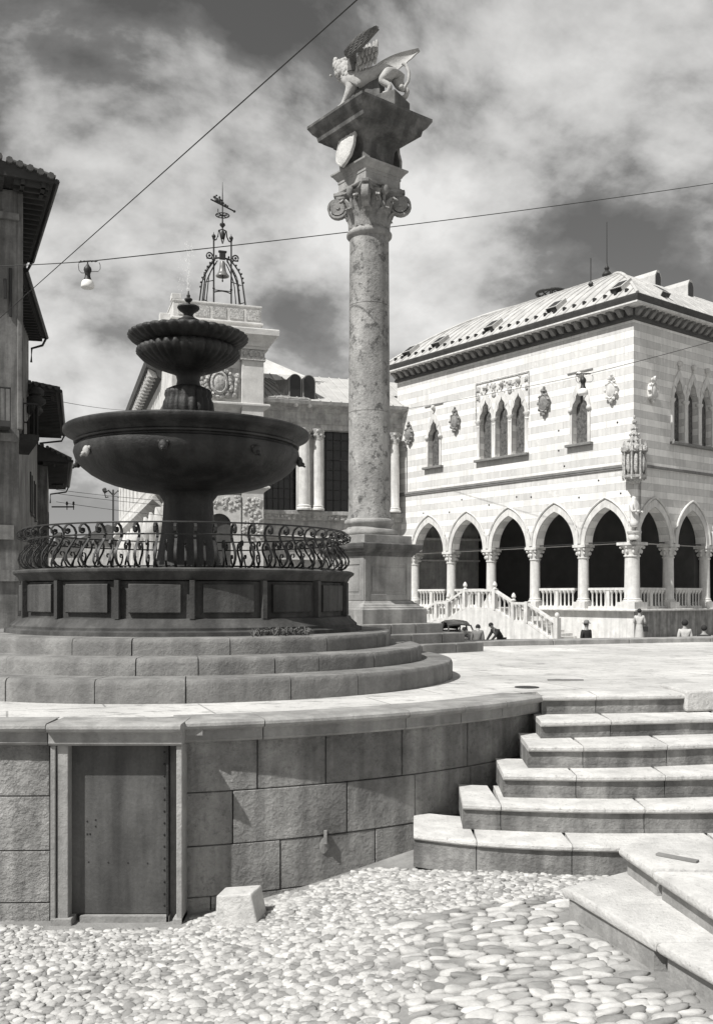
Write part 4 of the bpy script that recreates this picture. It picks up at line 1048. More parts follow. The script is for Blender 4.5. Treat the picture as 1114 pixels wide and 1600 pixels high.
m = MB(); fr4(m, -5.5, -.05, .1, 5.5, [(0,18.8),(0,19.2),(.12,19.22),(.12,19.32),(.0,19.36),(0,20.25),(.05,20.3),(.05,20.4),(0,20.42)]); m.build('attic', 'church_light', tw, bevel=.02)
m = MB()
for k in range(5): m.box(-5.2+k*1.05,-4.35+k*1.05,.06,.12,19.5,20.15)
m.build('attic_panels', 'carved_marble', tw)
for z in (13.7, 8.6):
    m = MB(); fr4(m, -5.6, 0, 0, 5.6, [(.02,z),(.05,z+.1),(.15,z+.2),(.42,z+.4),(.42,z+.5),(.3,z+.55)]); m.build('cornice', 'church_light', tw)
m = MB(); m.box(-4.1,-1.5,-.12,0,14.5,16.4); m.build('relief_frame', 'church_stone', tw, bevel=.04)
m = MB(); c_ = (-2.75,-.15,15.4)
m.loft([[(c_[0]+.55*s*cos(2*pi*k/16), c_[1]-d, c_[2]+.75*s*sin(2*pi*k/16)) for k in range(16)] for s, d in ((1,-.05),(1,.15),(.8,.22),(.7,.15),(.4,.25))])
for k in range(26): a = 2*pi*k/26; m.blob((c_[0]+.78*cos(a)+random.uniform(-.1,.1), -.2, c_[2]+.85*sin(a)), (.15,.12,.15), 6, 4, .3)
for s_ in (-1,1):
    for j in range(5): m.blob((c_[0]+s_*(.95+.05*j), -.16, c_[2]-.7+j*.3), (.16,.1,.2), 6, 4, .3)
m.build('shield_relief', 'carved_marble', tw, smooth=50)
# lower niche with round head and reliefs
m = MB(); ra = roundarch(.75, 6.6); wall_open(m, lambda s, d, z: (s, -.35+d, z), -4.2, -1.42, GB, 8.5, .34, [(-2.75, 1.0, ra)]); nich = m.build('portal', 'church_light', tw)
m = MB(); m.box(-3.5,-2.0,-.14,-.04,1,7.4); m.build('portal_door', 'eave_dark', nich)
m = MB()
for k in range(60): m.blob((random.uniform(-1.25,-.1), -.32, random.uniform(5.9,8.3)), (.13,.06,.13), 6, 4, .3)
for k in range(60): m.blob((random.uniform(-4.0,-1.5), -.36, random.uniform(7.6,8.4)), (.12,.05,.12), 6, 4, .3)
m.build('relief_panel', 'carved_marble', tw, smooth=50)
# bronze figures that strike the bell: pale statue on the attic's left corner
V, E, RD = [], [], []
def human_stub(x, y, z, h, arm):
    global V, E, RD
    V, E, RD = [], [], []; k = h/1.75
    p = sv_((x,y,z+.95*k), .16*k); c = sv_((x,y,z+1.35*k), .19*k, p); n_ = sv_((x,y,z+1.52*k), .07*k, c); sv_((x,y,z+1.66*k), .11*k, n_)
    for s_ in (-1,1):
        a = sv_((x+s_*.1*k,y,z+.5*k), .09*k, p); sv_((x+s_*.13*k,y-.03,z+.03*k), .07*k, a)
        b = sv_((x+s_*.22*k,y,z+1.38*k), .07*k, c); e = sv_((x+s_*.38*k,y,z+1.25*k), .06*k, b); sv_((x+(s_*.38+arm*.3)*k,y-.05,z+1.45*k), .05*k, e)
human_stub(-4.9, .5, 20.42, 0.01, 0)
m = MB(); m.box(-5.6,-5.0,.05,.8,20.4,20.75); m.box(-6.3,-5.7,.1,.7,18.8,19.5); m.build('attic_block', 'white_marble', tw, bevel=.03)
# long side facade running away to the left
sw = thing('side_wing', 'long bright pale wing receding to the left behind the fountain, with bracketed cornice and arcade', 'building', (-5.88, 60, 0), CA)
Ps = lambda s, d, z: (-5.6+.0+d, 5.7+s, z)
m = MB(); ops = []
for k in range(10): ops.append((2.4+k*4.3, 1.0, roundarch(1.25, 5.4, 10)))
wall_open(m, Ps, 0, 44, GB, 8.4, .6, ops); m.build('arcade_wall', 'church_light', sw)
m = MB(); ops = []
for k in range(10): ops.append((2.4+k*4.3, 10.6, roundarch(.7, 13.2, 8)))
wall_open(m, Ps, 0, 44, 8.4, 17.0, .6, ops); m.build('upper_wall', 'church_light', sw)
m = MB(); m.box(-5.0,-1.2,5.7,49.7,GB,16.9); m.build('rear_wall', 'church_stone', sw)
m = MB(); m.loft([[(-5.6-o, y, z) for o, z in ((0,16.7),(.25,16.9),(.35,17.2),(1.0,17.5),(1.1,17.9),(0,18.0))] for y in (5.7, 49.9)]); m.build('cornice', 'eave_dark', sw)
m = MB(); m.loft([[(-5.6-o, y, z) for o, z in ((0,8.2),(.2,8.4),(.6,8.7),(.6,8.9),(0,9.0))] for y in (5.7, 49.9)]); m.build('string_course', 'church_light', sw)
bq = MB(); bq.box(-6.45,-5.55,-.16,.16,16.9,17.4); b0 = bq.build('bracket', 'church_light', sw); b0.location = (0, 6.2, 0)
for k in range(1, 40): cp(b0, sw, loc=(0, 6.2+k*1.1, 0))
pq = MB(); pq.lathe([(.42,GB),(.42,1.0),(.34,1.1),(.3,6.6),(.42,6.8),(.46,7.2),(.3,8.2)], 12); p0 = pq.build('half_column', 'white_marble', sw, smooth=40); p0.location = (-5.7, 5.9, 0)
for k in range(1, 10): cp(p0, sw, loc=(-5.7, 5.9+k*4.3, 0))
rl_ = MB(); rl_.box(-6.1,-6.0,5.7,49.7,9.85,9.95); 
for k in range(60): rl_.lathe([(.06,8.95),(.10,9.2),(.05,9.7),(.08,9.85)], 6, c=(-6.05, 5.9+k*.74, 0))
rl_.build('parapet', 'white_marble', sw)
m = MB(); m.loft([[(-6.6,y,17.9),(-1.0,y,17.9),(-3.4,y,19.4)] for y in (5.7,49.9)]); m.build('roof', 'tile', sw)
lb_ = thing('wall_lantern_bracket', 'dark scrolled iron lantern bracket on the far corner of the bright wing', 'lamp bracket', (-5.88, 60, 0), CA)
m = MB(); X0, Y0 = -6.2, 49.9
m.tube([(X0,Y0,4.0),(X0,Y0,14.0)], .10, 6); 
for s_ in (-1,1): m.tube([(X0,Y0,13.4),(X0+s_*.5,Y0,13.9),(X0+s_*.9,Y0,13.6),(X0+s_*.8,Y0,13.1),(X0+s_*.5,Y0,13.2)], .09, 5); m.blob((X0+s_*.9,Y0,13.9), (.25,.25,.3), 6, 5, .2)
m.build('bracket', 'iron', lb_)

# bell cage on the tower
bc = thing('bell_cage', 'open wrought iron bell cage with hanging bell and weather vane on the clock tower roof', 'bell cage', (-5.88-2.72*cos(CA)+.0, 60-2.72*sin(CA)+1.2, 20.42), CA)
# heights: cage legs 0..4.6, finial to 7.4 ; scale .04 m per photo pixel
legs = [(-1,-1),(1,-1),(1,1),(-1,1)]
for sx, sy in legs:
    m = MB(); pts = []
    for k in range(12):
        t = k/11; r = 1.42-.40*t-.62*max(0,(t-.55)/.45)**1.6; pts.append((sx*r*.95, sy*r*.6, t*3.1))
    m.tube(pts, .05, 6); o = m.build('leg', 'iron', bc, smooth=60)
    m2 = MB()
    for k in range(5, 12): m2.blob((pts[k][0]*1.05, pts[k][1]*1.05, pts[k][2]+.06), (.07,.07,.07), 5, 4)
    m2.build('crocket', 'iron', o)
    m = MB(); pts2 = [(p[0]*.80, p[1]*.8, p[2]*.93) for p in pts]; m.tube(pts2, .035, 5); m.build('inner_leg', 'iron', bc, smooth=60)
for sx in (-1,1):
    m = MB(); m.tube([(sx*.55,-.3,0),(sx*.55,-.3,4.25)], .055, 6)
    for z in (1.1,2.9,4.2): m.blob((sx*.55,-.3,z), (.09,.09,.07), 6, 4)
    m.blob((sx*.55,-.3,4.35), (.13,.13,.13), 8, 6); m.tube([(sx*.55,-.3,4.4),(sx*.55,-.3,4.62)], .04, 5, r1=.01); m.build('post', 'iron', bc, smooth=60)
    m = MB(); q = [(.82+.18*cos(a), 3.12+.18*sin(a)) for a in [k*pi/8 for k in range(16)]]; m.tube([(sx*x,-.3,z) for x, z in q], .05, 5, closed=True); m.blob((sx*.82,-.3,3.12), (.09,.05,.09), 7, 5); m.tube([(sx*.62,-.3,2.95),(sx*1.0,-.3,2.95)], .05, 5); m.build('scroll', 'iron', bc, smooth=60)
    m = MB(); m.tube([(sx*.55,-.3,1.6),(sx*1.15,-.55,1.35)], .03, 5); m.tube([(sx*.55,-.3,.05),(sx*1.3,-.7,.25)], .03, 5); m.build('brace', 'iron', bc)
m = MB(); m.tube([(x,-.3,.85+.12*cos(x/.55*pi/2)) for x in (-.55,-.3,0,.3,.55)], .04, 5); m.tube([(-.55,-.3,1.0),(.55,-.3,1.0)], .03, 5); m.tube([(-.55,-.3,2.95),(-.3,-.3,3.02),(0,-.3,3.05),(.3,-.3,3.02),(.55,-.3,2.95)], .06, 5); m.build('crossbar', 'iron', bc)
m = MB(); m.box(-.19,.19,-.38,-.22,2.95,3.5); m.box(-.26,.26,-.4,-.2,3.38,3.5); m.build('headstock', 'iron', bc, bevel=.03)
m = MB(); m.lathe([(.0,2.85),(.12,2.83),(.17,2.72),(.19,2.45),(.24,2.2),(.34,2.02),(.42,1.93),(.42,1.88),(.36,1.88),(.1,2.3)], 24, c=(0,-.3,0)); be = m.build('bell', 'bronze', bc, smooth=50)
m = MB(); m.tube([(0,-.3,2.3),(0,-.3,1.6)], .03, 5); m.blob((0,-.3,1.62), (.05,.05,.09), 6, 5); m.build('clapper', 'iron', be)
m = MB()
for sx in (-1,1): m.tube([(sx*.55,-.3,4.1),(sx*.4,-.3,4.15),(sx*.28,-.3,4.4),(sx*.24,-.3,4.75),(0,-.3,4.85)], .045, 5); m.tube([(sx*.2,-.3,4.8),(sx*.1,-.3,4.3),(0,-.3,3.95)], .04, 5)
m.blob((0,-.3,4.5), (.15,.1,.3), 7, 5, .2); m.lathe([(.03,4.85),(.05,4.95),(.18,5.1),(.16,5.2),(.05,5.22),(.04,5.75),(.03,7.0),(.01,7.8)], 10, c=(0,-.3,0)); m.build('crown', 'iron', bc, smooth=60)
m = MB(); rg_ = [(.42*cos(2*pi*k/20), -.3+.42*sin(2*pi*k/20), 5.72) for k in range(20)]; m.tube(rg_, .035, 5, closed=True)
for k in range(4): a = k*pi/4; m.tube([(-.42*cos(a),-.3-.42*sin(a),5.72),(.42*cos(a),-.3+.42*sin(a),5.72)], .03, 5)
m.tube([(-.28,-.3,5.9),(-.28,-.3,6.1)], .03, 5); m.build('compass_ring', 'iron', bc)
m = MB(); m.M = Matrix.Translation((0,-.3,6.35)) @ Matrix.Rotation(radians(21), 4, 'Y')
m.tube([(-.80,0,0),(.75,0,0)], .05, 5); m.blob((.80,0,0), (.09,.05,.09), 7, 5)
for x, z, r in ((-.62,.25,.10),(-.45,.16,.14),(-.25,.18,.16),(-.08,.12,.13),(.15,.10,.09),(.3,.1,.07),(-.35,.38,.08),(-.55,.40,.06),(-.12,.3,.06)): m.blob((x,0,z), (r,.05,r), 6, 4, .25)
m.build('weather_vane', 'iron', bc)

# chapel facade to the right of the tower
ch = thing('chapel_building', 'low grey classical chapel with paired columns and seamed roof between clock tower and tall column', 'building', (-5.88, 60, 0), CA)
Pc = lambda s, d, z: (s, .55+d, z)
m = MB(); ops = []
for c in (1.25, 5.9, 10.6): ops.append((c, 7.75, [(-1.3,12.95),(1.3,12.95)] if c < 2 else [(-1.75,12.95),(1.75,12.95)]))
wall_open(m, Pc, 0.03, 15, GB, 14.0, .5, ops); m.build('wall', 'church_stone', ch)
for c, w in ((1.25,1.3),(5.9,1.75),(10.6,1.75)):
    m = MB(); m.box(c-w,c+w,.95,1.02,7.75,12.95); o = m.build('window', 'dark_glass', ch); q = MB()
    for k in range(-3, 4): q.box(c+k*w/3.5-.02,c+k*w/3.5+.02,.89,.94,7.75,12.9)
    for k in range(7): q.box(c-w,c+w,.86,.90,8.5+k*.65,8.53+k*.65)
    q.build('muntins', 'house_dark', o)
m = MB(); m.loft([[(x, .55-o, z) for o, z in ((0,12.95),(.12,12.97),(.12,13.3),(.18,13.32),(.15,13.55),(.12,13.6),(.12,14.0),(.25,14.1),(.30,14.25),(.7,14.45),(.75,14.65),(0,14.7))] for x in (.03, 15)]); m.build('entablature', 'church_stone', ch)
m = MB(); m.loft([[(x, .55-o, z) for o, z in ((0,7.1),(.2,7.15),(.2,7.4),(.35,7.5),(.35,7.7),(0,7.75))] for x in (.03, 15)]); m.build('sill_course', 'church_stone', ch)
m = MB()
for k in range(70): m.blob((random.uniform(.2,9), .32, random.uniform(7.2,7.65)), (.12,.06,.1), 5, 4, .3)
m.build('frieze_carving', 'carved_marble', ch)
m = MB(); m.box(.03,15,.25,.54,6.0,6.15); m.box(.03,15,.3,.54,4.6,4.7); m.box(.03,15,-.15,.54,GB,2.0); m.build('base_mouldings', 'white_marble', ch)
def ccol(x, r, y=.1):
    m = MB(); m.lathe([(r*1.3,7.75),(r*1.32,7.85),(r*1.1,7.92),(r*1.18,8.0),(r,8.08),(r,9.5),(r*.86,12.2),(r*.95,12.22)], 20, c=(x,y,0)); o = m.build('column', 'white_marble', ch, smooth=40)
    q = MB(); q.lathe([(r*.88,12.22),(r*.95,12.5),(r*1.25,12.85),(r*1.3,12.93)], 16, c=(x,y,0))
    for k in range(10): a = 2*pi*k/10; q.blob((x+r*1.15*cos(a), y+r*1.15*sin(a), 12.78 if k % 2 else 12.5), (.1,.1,.1), 6, 4, .2)
    q.build('capital', 'carved_marble', o, smooth=50)
for x, r in ((2.72,.38),(3.62,.32),(7.9,.38),(8.8,.32)): ccol(x, r)
m = MB(); m.box(2.3,4.05,.30,.54,7.75,12.95); m.build('pier', 'church_light', ch)
# roof
m = MB(); m.loft([[(x,-.2,14.66),(x,5.2,17.45),(x,10.6,14.66)] for x in (.05,15)]); rf = m.build('roof', 'church_roof_pale', ch)
m = MB()
for k in range(22): m.tube([(.2+k*.7,-.2,14.70),(.2+k*.7,5.2,17.49)], .035, 4)
m.build('seams', 'church_roof_pale', rf)
m = MB(); m.loft([[(.06,-.15,14.72),(3.1,-.15,14.72),(1.2,3.6,16.7),(.06,3.6,16.7)],[(.06,-.15,14.70+.06),(3.1,-.15,14.76),(1.2,3.6,16.76),(.06,3.6,16.76)]]); m.build('roof_shadow_panel', 'church_roof', rf)  # tower's cast shadow on the roof, painted as a darker panel
m = MB()
for k in range(6): m.tube([(.3+k*.5,-.12,14.80),(.06+k*.22,3.6,16.8)], .03, 4)
m.build('seams', 'church_roof', rf)
for x in (2.15, 3.05):
    q = MB(); ra = roundarch(.36, 15.95, 10); q.loft([[(x+a, y, z) for a, z in [(-.42,14.75)]+[(1.17*p, 15.95+(z_-15.95)*1.17) for p, z_ in ra]+[(.42,14.75)]] for y in (.15, 4.2)]); o = q.build('dormer', 'church_roof', rf, smooth=40)
    g_ = MB(); g_.loft([[(x+a, y, z) for a, z in [(-.34,14.8)]+[(p*.95, z_) for p, z_ in ra]+[(.34,14.8)]] for y in (.10, .14)]); g_.build('dormer_window', 'dark_glass', o)
    b_ = MB(); b_.blob((x+.0,.05,14.45), (.2,.2,.2), 8, 6); b_.build('ball', 'white_marble', o, smooth=60)
m = MB(); m.loft([[(x,y,14.78+h) for x, y, h in ((1.2,.6,0),(1.75,.3,0),(1.75,.3,1.25),(1.3,2.4,1.6))],[(x,y,14.78+h) for x, y, h in ((1.3,.8,0),(1.8,.4,0),(1.8,.4,1.2),(1.4,2.5,1.55))]]); m.build('dormer_cheek', 'church_roof', rf)
# drum roof behind
hb = thing('rear_roof_building', 'grey hipped roof of a taller building rising behind the chapel beside the clock tower', 'building', (-5.88, 60, 0), CA)
m = MB(); m.loft([[(-3,9,GB),(5.2,9,GB),(5.2,17,GB),(-3,17,GB)],[(-3,9,17.9),(5.2,9,17.9),(5.2,17,17.9),(-3,17,17.9)]]); m.build('wall', 'church_stone', hb)
m = MB(); m.loft([[(-3.4,8.6,17.9),(5.0,8.6,17.9),(5.0,17.4,17.9),(-3.4,17.4,17.9)],[(-3.4,8.6,18.2),(5.2,8.6,18.2),(5.2,17.4,18.2),(-3.4,17.4,18.2)],[(-3,10,19.8),(1.9,10,19.8),(1.9,16,19.8),(-3,16,19.8)]]); m.build('roof', 'church_light', hb)

# ================================================================== DARK HOUSES AT THE LEFT
def house(name, label, P0, dirv, ln, zt, wid, over, wallw, dpt=9, eave_t=.25, zb=-.6, windows=(), balc=(), tiles=True, roof_rise=1.6, matw='house_plaster'):
    """P0 = plan point of the near street corner of the wall; dirv = street direction (away); house body to the left"""
    rz = atan2(dirv[1], dirv[0])-pi/2
    h = thing(name, label, 'house', (P0[0], P0[1], 0), rz)
    # local: y away along the street, x to the right (street side)
    P = lambda s, d, z: (-d, s, z)
    m = MB(); ops = [(s, z0, [(-w/2, z1), (w/2, z1)]) for s, w, z0, z1 in windows]
    wall_open(m, P, 0, ln, zb, zt-.05, .4, ops); m.build('wall', matw, h)
    m = MB(); m.box(-wallw,-.4,0,.4,zb,zt-.05); m.box(-wallw,-.4,ln-.4,ln,zb,zt-.05); m.box(-wallw,-wallw+.4,.4,ln-.4,zb,zt-.05); m.build('end_wall', matw, h)
    for s, w, z0, z1 in windows:
        q = MB(); q.box(-.22,-.18,s-w/2,s+w/2,z0,z1); o = q.build('window', 'dark_glass', h)
        q = MB(); q.box(-.03,.06,s-w/2-.55,s-w/2-.02,z0,z1); q.box(-.03,.06,s+w/2+.02,s+w/2+.55,z0,z1); q.build('shutter', 'house_dark', o)
        q = MB(); q.box(-.02,.14,s-w/2-.1,s+w/2+.1,z0-.12,z0); q.build('window_sill', 'house_plaster', o)
    # eave and roof
    q = MB(); q.loft([[(over,y,zt),(over,y,zt+.14),(-wallw*.5,y,zt+roof_rise),(-wallw-over,y,zt+.14),(-wallw-over,y,zt)] for y in (-over, ln+over*.6)]); r = q.build('roof', 'house_dark', h)
    q = MB()
    for k in range(int((ln+over*2)/.45)): y = -over+.2+k*.45; q.box(-.2,over-.12,y-.06,y+.06,zt-.14,zt)
    for k in range(int((wallw+over)/.6)): x = over-.3-k*.6; q.box(x-.06,x+.06,-over+.08,.1,zt-.14,zt)
    q.build('rafter_ends', 'house_dark', r)
    q = MB(); q.tube([(over+.08,-over,zt+.06),(over+.08,ln+over*.6,zt+.06)], .09, 8); q.tube([(over+.08,ln+over*.4,zt+.04),(over-.1,ln+over*.4,zt-.35),(.12,ln+over*.4-.1,zt-.55),(.1,ln+over*.4-.1,zt-1.2)], .06, 6); q.build('gutter', 'iron', h)
    if tiles:
        q = MB(); n = int((wallw+over)/.30)
        for k in range(n):
            x = over-.1-k*.30; zz = zt+.16+roof_rise*(max(0, over-x))/(wallw*.5+over) if x > -wallw*.5 else zt+.16
            q.tube([(x,-over-.12,zz),(x,ln+over*.5,zz)], .105, 7, r1=.1)
        ny = int((ln+over*1.4)/.32)
        for k in range(ny): y = -over+.1+k*.32; q.tube([(over+.05,y,zt+.20),(over-1.2,y,zt+.20+1.2*roof_rise/(wallw*.5+over))], .09, 6)
        q.build('roof_tiles', 'tile', r, smooth=60)
    for s, w, z0, d in balc:
        q = MB(); q.box(0,d,s-w/2,s+w/2,z0-.18,z0); b = q.build('balcony', 'house_dark', h)
        q = MB(); q.tube([(.02,s-w/2,z0+1),(d-.05,s-w/2,z0+1),(d-.05,s+w/2,z0+1),(.02,s+w/2,z0+1)], .03, 5)
        nn = int(w/.16)
        for k in range(nn+1): y = s-w/2+w*k/nn; q.tube([(d-.05,y,z0),(d-.05,y,z0+1)], .014, 4)
        for k in range(int(d/.16)): q.tube([(.1+k*.16,s-w/2,z0),(.1+k*.16,s-w/2,z0+1)], .014, 4)
        q.build('balcony_railing', 'iron', b)
    return h
dA = (-.407,.914)
hA = house('corner_house', 'nearest dark stuccoed house at the left edge, broad overhanging tiled eave high above', (-10.55, 30.0), dA, 6.2, 15.0, 0, .95, 9, windows=((2.2,1.0,9.3,11.3),(4.6,1.0,9.3,11.3)), balc=((3.2,3.6,7.6,.75),), roof_rise=1.2)
m = MB(); m.box(-5.2,-.3,-.9,0,7.42,7.6); b = m.build('balcony', 'house_dark', hA); q = MB(); q.tube([(-5.2,-.85,8.6),(-.3,-.85,8.6)], .03, 5)
for k in range(34): q.tube([(-5.2+k*.148,-.85,7.6),(-5.2+k*.148,-.85,8.6)], .014, 4)
q.build('balcony_railing', 'iron', b)
m = MB(); pass
for a_, b_, c_ in ((.12,7.1,7.35),(.10,2.75,3.1),(.14,14.0,14.2)): m = MB(); m.box(-6,0,-a_,0,b_,c_); m.build('string_course', 'house_plaster', hA)
m = MB(); m.box(-1.6,-.15,-.06,-.01,4.05,4.5); m.build('sign_board', 'church_stone', hA)
m = MB(); m.box(-.05,.12,-.05,.5,7.5,14.9); m.build('corner_pilaster', 'house_plaster', hA, bevel=.03)
m = MB(); m.tube([(-.25,-.05,11),(-.25,-.05,12.5)], .05, 5); m.tube([(-.42,-.2,11.5),(-.42,-.2,12.1)], .05, 5); m.build('insulator', 'iron', hA)
dB = (-.233,.972)
house('street_house', 'second dark house in the left row, its sloping eave just beyond the nearest house', (-13.35, 36.6), dB, 8.6, 14.5, 0, .70, 8, windows=((2,1,9,11),(5,1,9,11)), roof_rise=1.6)
house('eaved_house', 'third dark house in the left row, with deep boxy eave below the second roof', (-15.75, 46.0), (-.276,.961), 10.5, 11.85, 0, 1.45, 8, windows=((3,1,6.5,8.5),(7,1,6.5,8.5)), roof_rise=.9)
house('far_house', 'farthest dark house of the left row, low pointed eave just above the utility brackets', (-18.5, 57.5), (-.30,.954), 12, 10.2, 0, 1.3, 8, windows=((3,1,5.5,7.5),), roof_rise=2.6)
# clutter between the eaves: chimney pots and corbels on the second house
cw = thing('carved_balcony_corbel', 'dark lumpy stone corbel projecting between the second and third eaves at the left', 'corbel', (-13.35, 44.4, 10.9), 0)
m = MB()
for z, r in ((0,.35),(.4,.42),(.8,.3)): m.blob((-1.55+.1*z,0,z), (r+.05,r,.30), 8, 5, .2)
m.build('block', 'house_dark', cw, smooth=50)
# distant roofs seen in the gap
def far_house(label, x, y, w, h, d, rr):
    t = thing('distant_house', label, 'house', (x, y, -.6))
    m = MB(); m.box(-w/2,w/2,0,d,0,h); m.build('wall', 'church_stone', t); m = MB(); m.loft([[(-w/2-.4,yy,h),(w/2+.4,yy,h),(0,yy,h+rr)] for yy in (-.4,d+.4)]); m.build('roof', 'tile', t)
    m = MB(); m.box(-w*.3,-w*.3+.7,d*.3,d*.3+.7,h,h+rr+.6); m.build('chimney', 'house_plaster', t)
    for k in range(3): q = MB(); q.box(-w*.35+k*w*.3,-w*.35+k*w*.3+.9,-.03,.05,h*.5,h*.5+1.5); q.build('window', 'dark_glass', t)
far_house('small distant house behind the fountain railing, nearer the bright wing', -30, 116, 7, 9.5, 8, 2)
far_house('small distant house behind the fountain railing, nearer the dark house row', -36, 120, 8, 8.4, 8, 2)

# utility brackets and insulators
def ubr(x, y, d, w, label):
    p = at(x, y, d); t = thing('insulator_bracket', label, 'bracket', p)
    m = MB(); m.tube([(-.8,0,0),(w,0,0)], .05, 5); m.build('arm', 'iron', t)
    for k in range(3 if w > .8 else 2):
        q = MB(); X = w-.05-k*.45; q.tube([(X,0,-.2),(X,0,.15)], .035, 5); q.lathe([(.04,.12),(.09,.16),(.06,.22),(.09,.26),(.05,.36),(.01,.38)], 8, c=(X,0,0)); q.build('insulator', 'iron', t)
ubr(99, 757, 66, .0, 'upper short iron bracket with insulators on the farthest dark house')
ubr(99, 792, 66, .75, 'lower iron bracket with three insulators standing out from the farthest dark house')
# ================================================================== WIRES AND HANGING LAMPS
def wire(label, a, b, sag=.0, r=.009, n=24, group=None):
    a, b = Vector(a), Vector(b); m = MB(); m.tube([a.lerp(b, k/n)+Vector((0,0,-sag*4*(k/n)*(1-k/n))) for k in range(n+1)], r, 5)
    return tag(m.build('overhead_wire', 'wire', smooth='all'), label, 'wire', group)
wire('overhead wire rising steeply from the nearest dark house across the sky to the upper right', at(-40, 532, 28), at(640, -75, 11), 0, .010)
LD = 21.0
lp = at(137, 408, LD)
wire('long overhead wire crossing the whole sky, carrying the white street lamp at its left', at(-60, 417, 24), lp, .02, .011)
wire('right length of the long overhead wire, passing behind the tall column', lp, at(1190, 274, 34), .12, .012)
wire('thin overhead wire descending past the white loggia wall to the second lamp', at(1200, 508, 44), at(911, 586, 44), .05, .014)
wire('thin wire running left from the second lamp in front of the striped loggia', at(911, 586, 44), at(628, 640, 58), .05, .012)
wire('faint cable from the third dark house towards the bright wing', at(99, 628, 50), at(205, 641, 90), .1, .015)
for k, (y0, y1, l) in enumerate(((765,783,'uppermost'),(771,790,'middle'),(784,806,'lowest'))):
    wire(l+' of three thin cables running right from the brackets on the farthest dark house', at(88, y0, 66), at(262, y1, 58), .05, .016)
def hanging_lamp(label, p, s, glow=False):
    t = thing('hanging_lamp', label, 'street lamp', p)
    m = MB(); m.tube([(-.26*s,0,-.02*s),(-.1*s,0,0),(.1*s,0,.015*s),(.28*s,0,.01*s)], .022*s, 6)
    for x in (-.2,-.1,.12,.22): m.blob((x*s,0,.005*s), (.03*s,.03*s,.03*s), 6, 4)
    m.tube([(0,0,0),(0,0,-.1*s)], .02*s, 6); m.build('clamp', 'iron', t, smooth=60)
    m = MB(); m.tube([(.02*s,0,-.30*s),(.30*s,0,-.29*s),(.36*s,0,-.22*s),(.36*s,0,-.1*s),(.33*s,0,-.03*s)], .010*s, 5); m.tube([(-.02*s,0,-.33*s),(-.18*s,0,-.33*s),(-.25*s,0,-.25*s),(-.27*s,0,-.1*s),(-.24*s,0,-.03*s)], .010*s, 5); m.build('feed_wire', 'wire', t)
    m = MB(); m.lathe([(.03,-.08),(.05,-.12),(.10,-.18),(.115,-.25),(.09,-.32),(.075,-.36),(.08,-.44),(.11,-.52),(.12,-.55),(.05,-.56)], 20); m.M = None
    for i, v in enumerate(m.v): m.v[i] = (v[0]*s, v[1]*s, v[2]*s)
    m.build('lamp_housing', 'iron', t, smooth=50)
    m = MB(); m.lathe([(.06,-.53),(.13,-.55),(.17,-.60),(.185,-.67),(.19,-.74),(.175,-.765),(.12,-.77),(0,-.765)], 28)
    for i, v in enumerate(m.v): m.v[i] = (v[0]*s, v[1]*s, v[2]*s)
    m.build('glass_shade', 'white_enamel', t, smooth=60)
hanging_lamp('white shaded street lamp hanging on the long wire against the sky at the left', lp, .76)
hanging_lamp('street lamp hanging before the right-hand window of the sunlit loggia wall', at(911, 584, 44), 1.25)

# ================================================================== PARKED CAR
ca = thing('parked_car', 'dark rounded vintage saloon car parked end-on behind the column steps, only roof and windows showing', 'car', (5.25, 50.0, -.47), radians(12))
m = MB()
secs = [(-1.95,.42,.62,.55),(-1.8,.62,.78,.45),(-1.3,.74,.90,.36),(-.6,.78,.95,.34),(.4,.80,.98,.34),(1.1,.80,.98,.34),(1.7,.76,.94,.38),(2.0,.60,.80,.48),(2.12,.4,.62,.55)]
def rsec(y, w, zt, zb): return [(w*cos(a)*1.0 if abs(cos(a)) < .8 else w*(.97 if cos(a) > 0 else -.97), y, (zt+zb)/2+(zt-zb)/2*max(-1, min(1, sin(a)*1.25))) for a in [2*pi*k/20 for k in range(20)]]
m.loft([rsec(*s) for s in secs]); cb = m.build('body', 'car_paint', ca, smooth=50)
m = MB(); pil = [(-.62,.66,.9),(-.40,.64,1.28),(-.05,.60,1.46),(.6,.60,1.50),(1.15,.58,1.42),(1.62,.55,1.05),(1.75,.55,.9)]
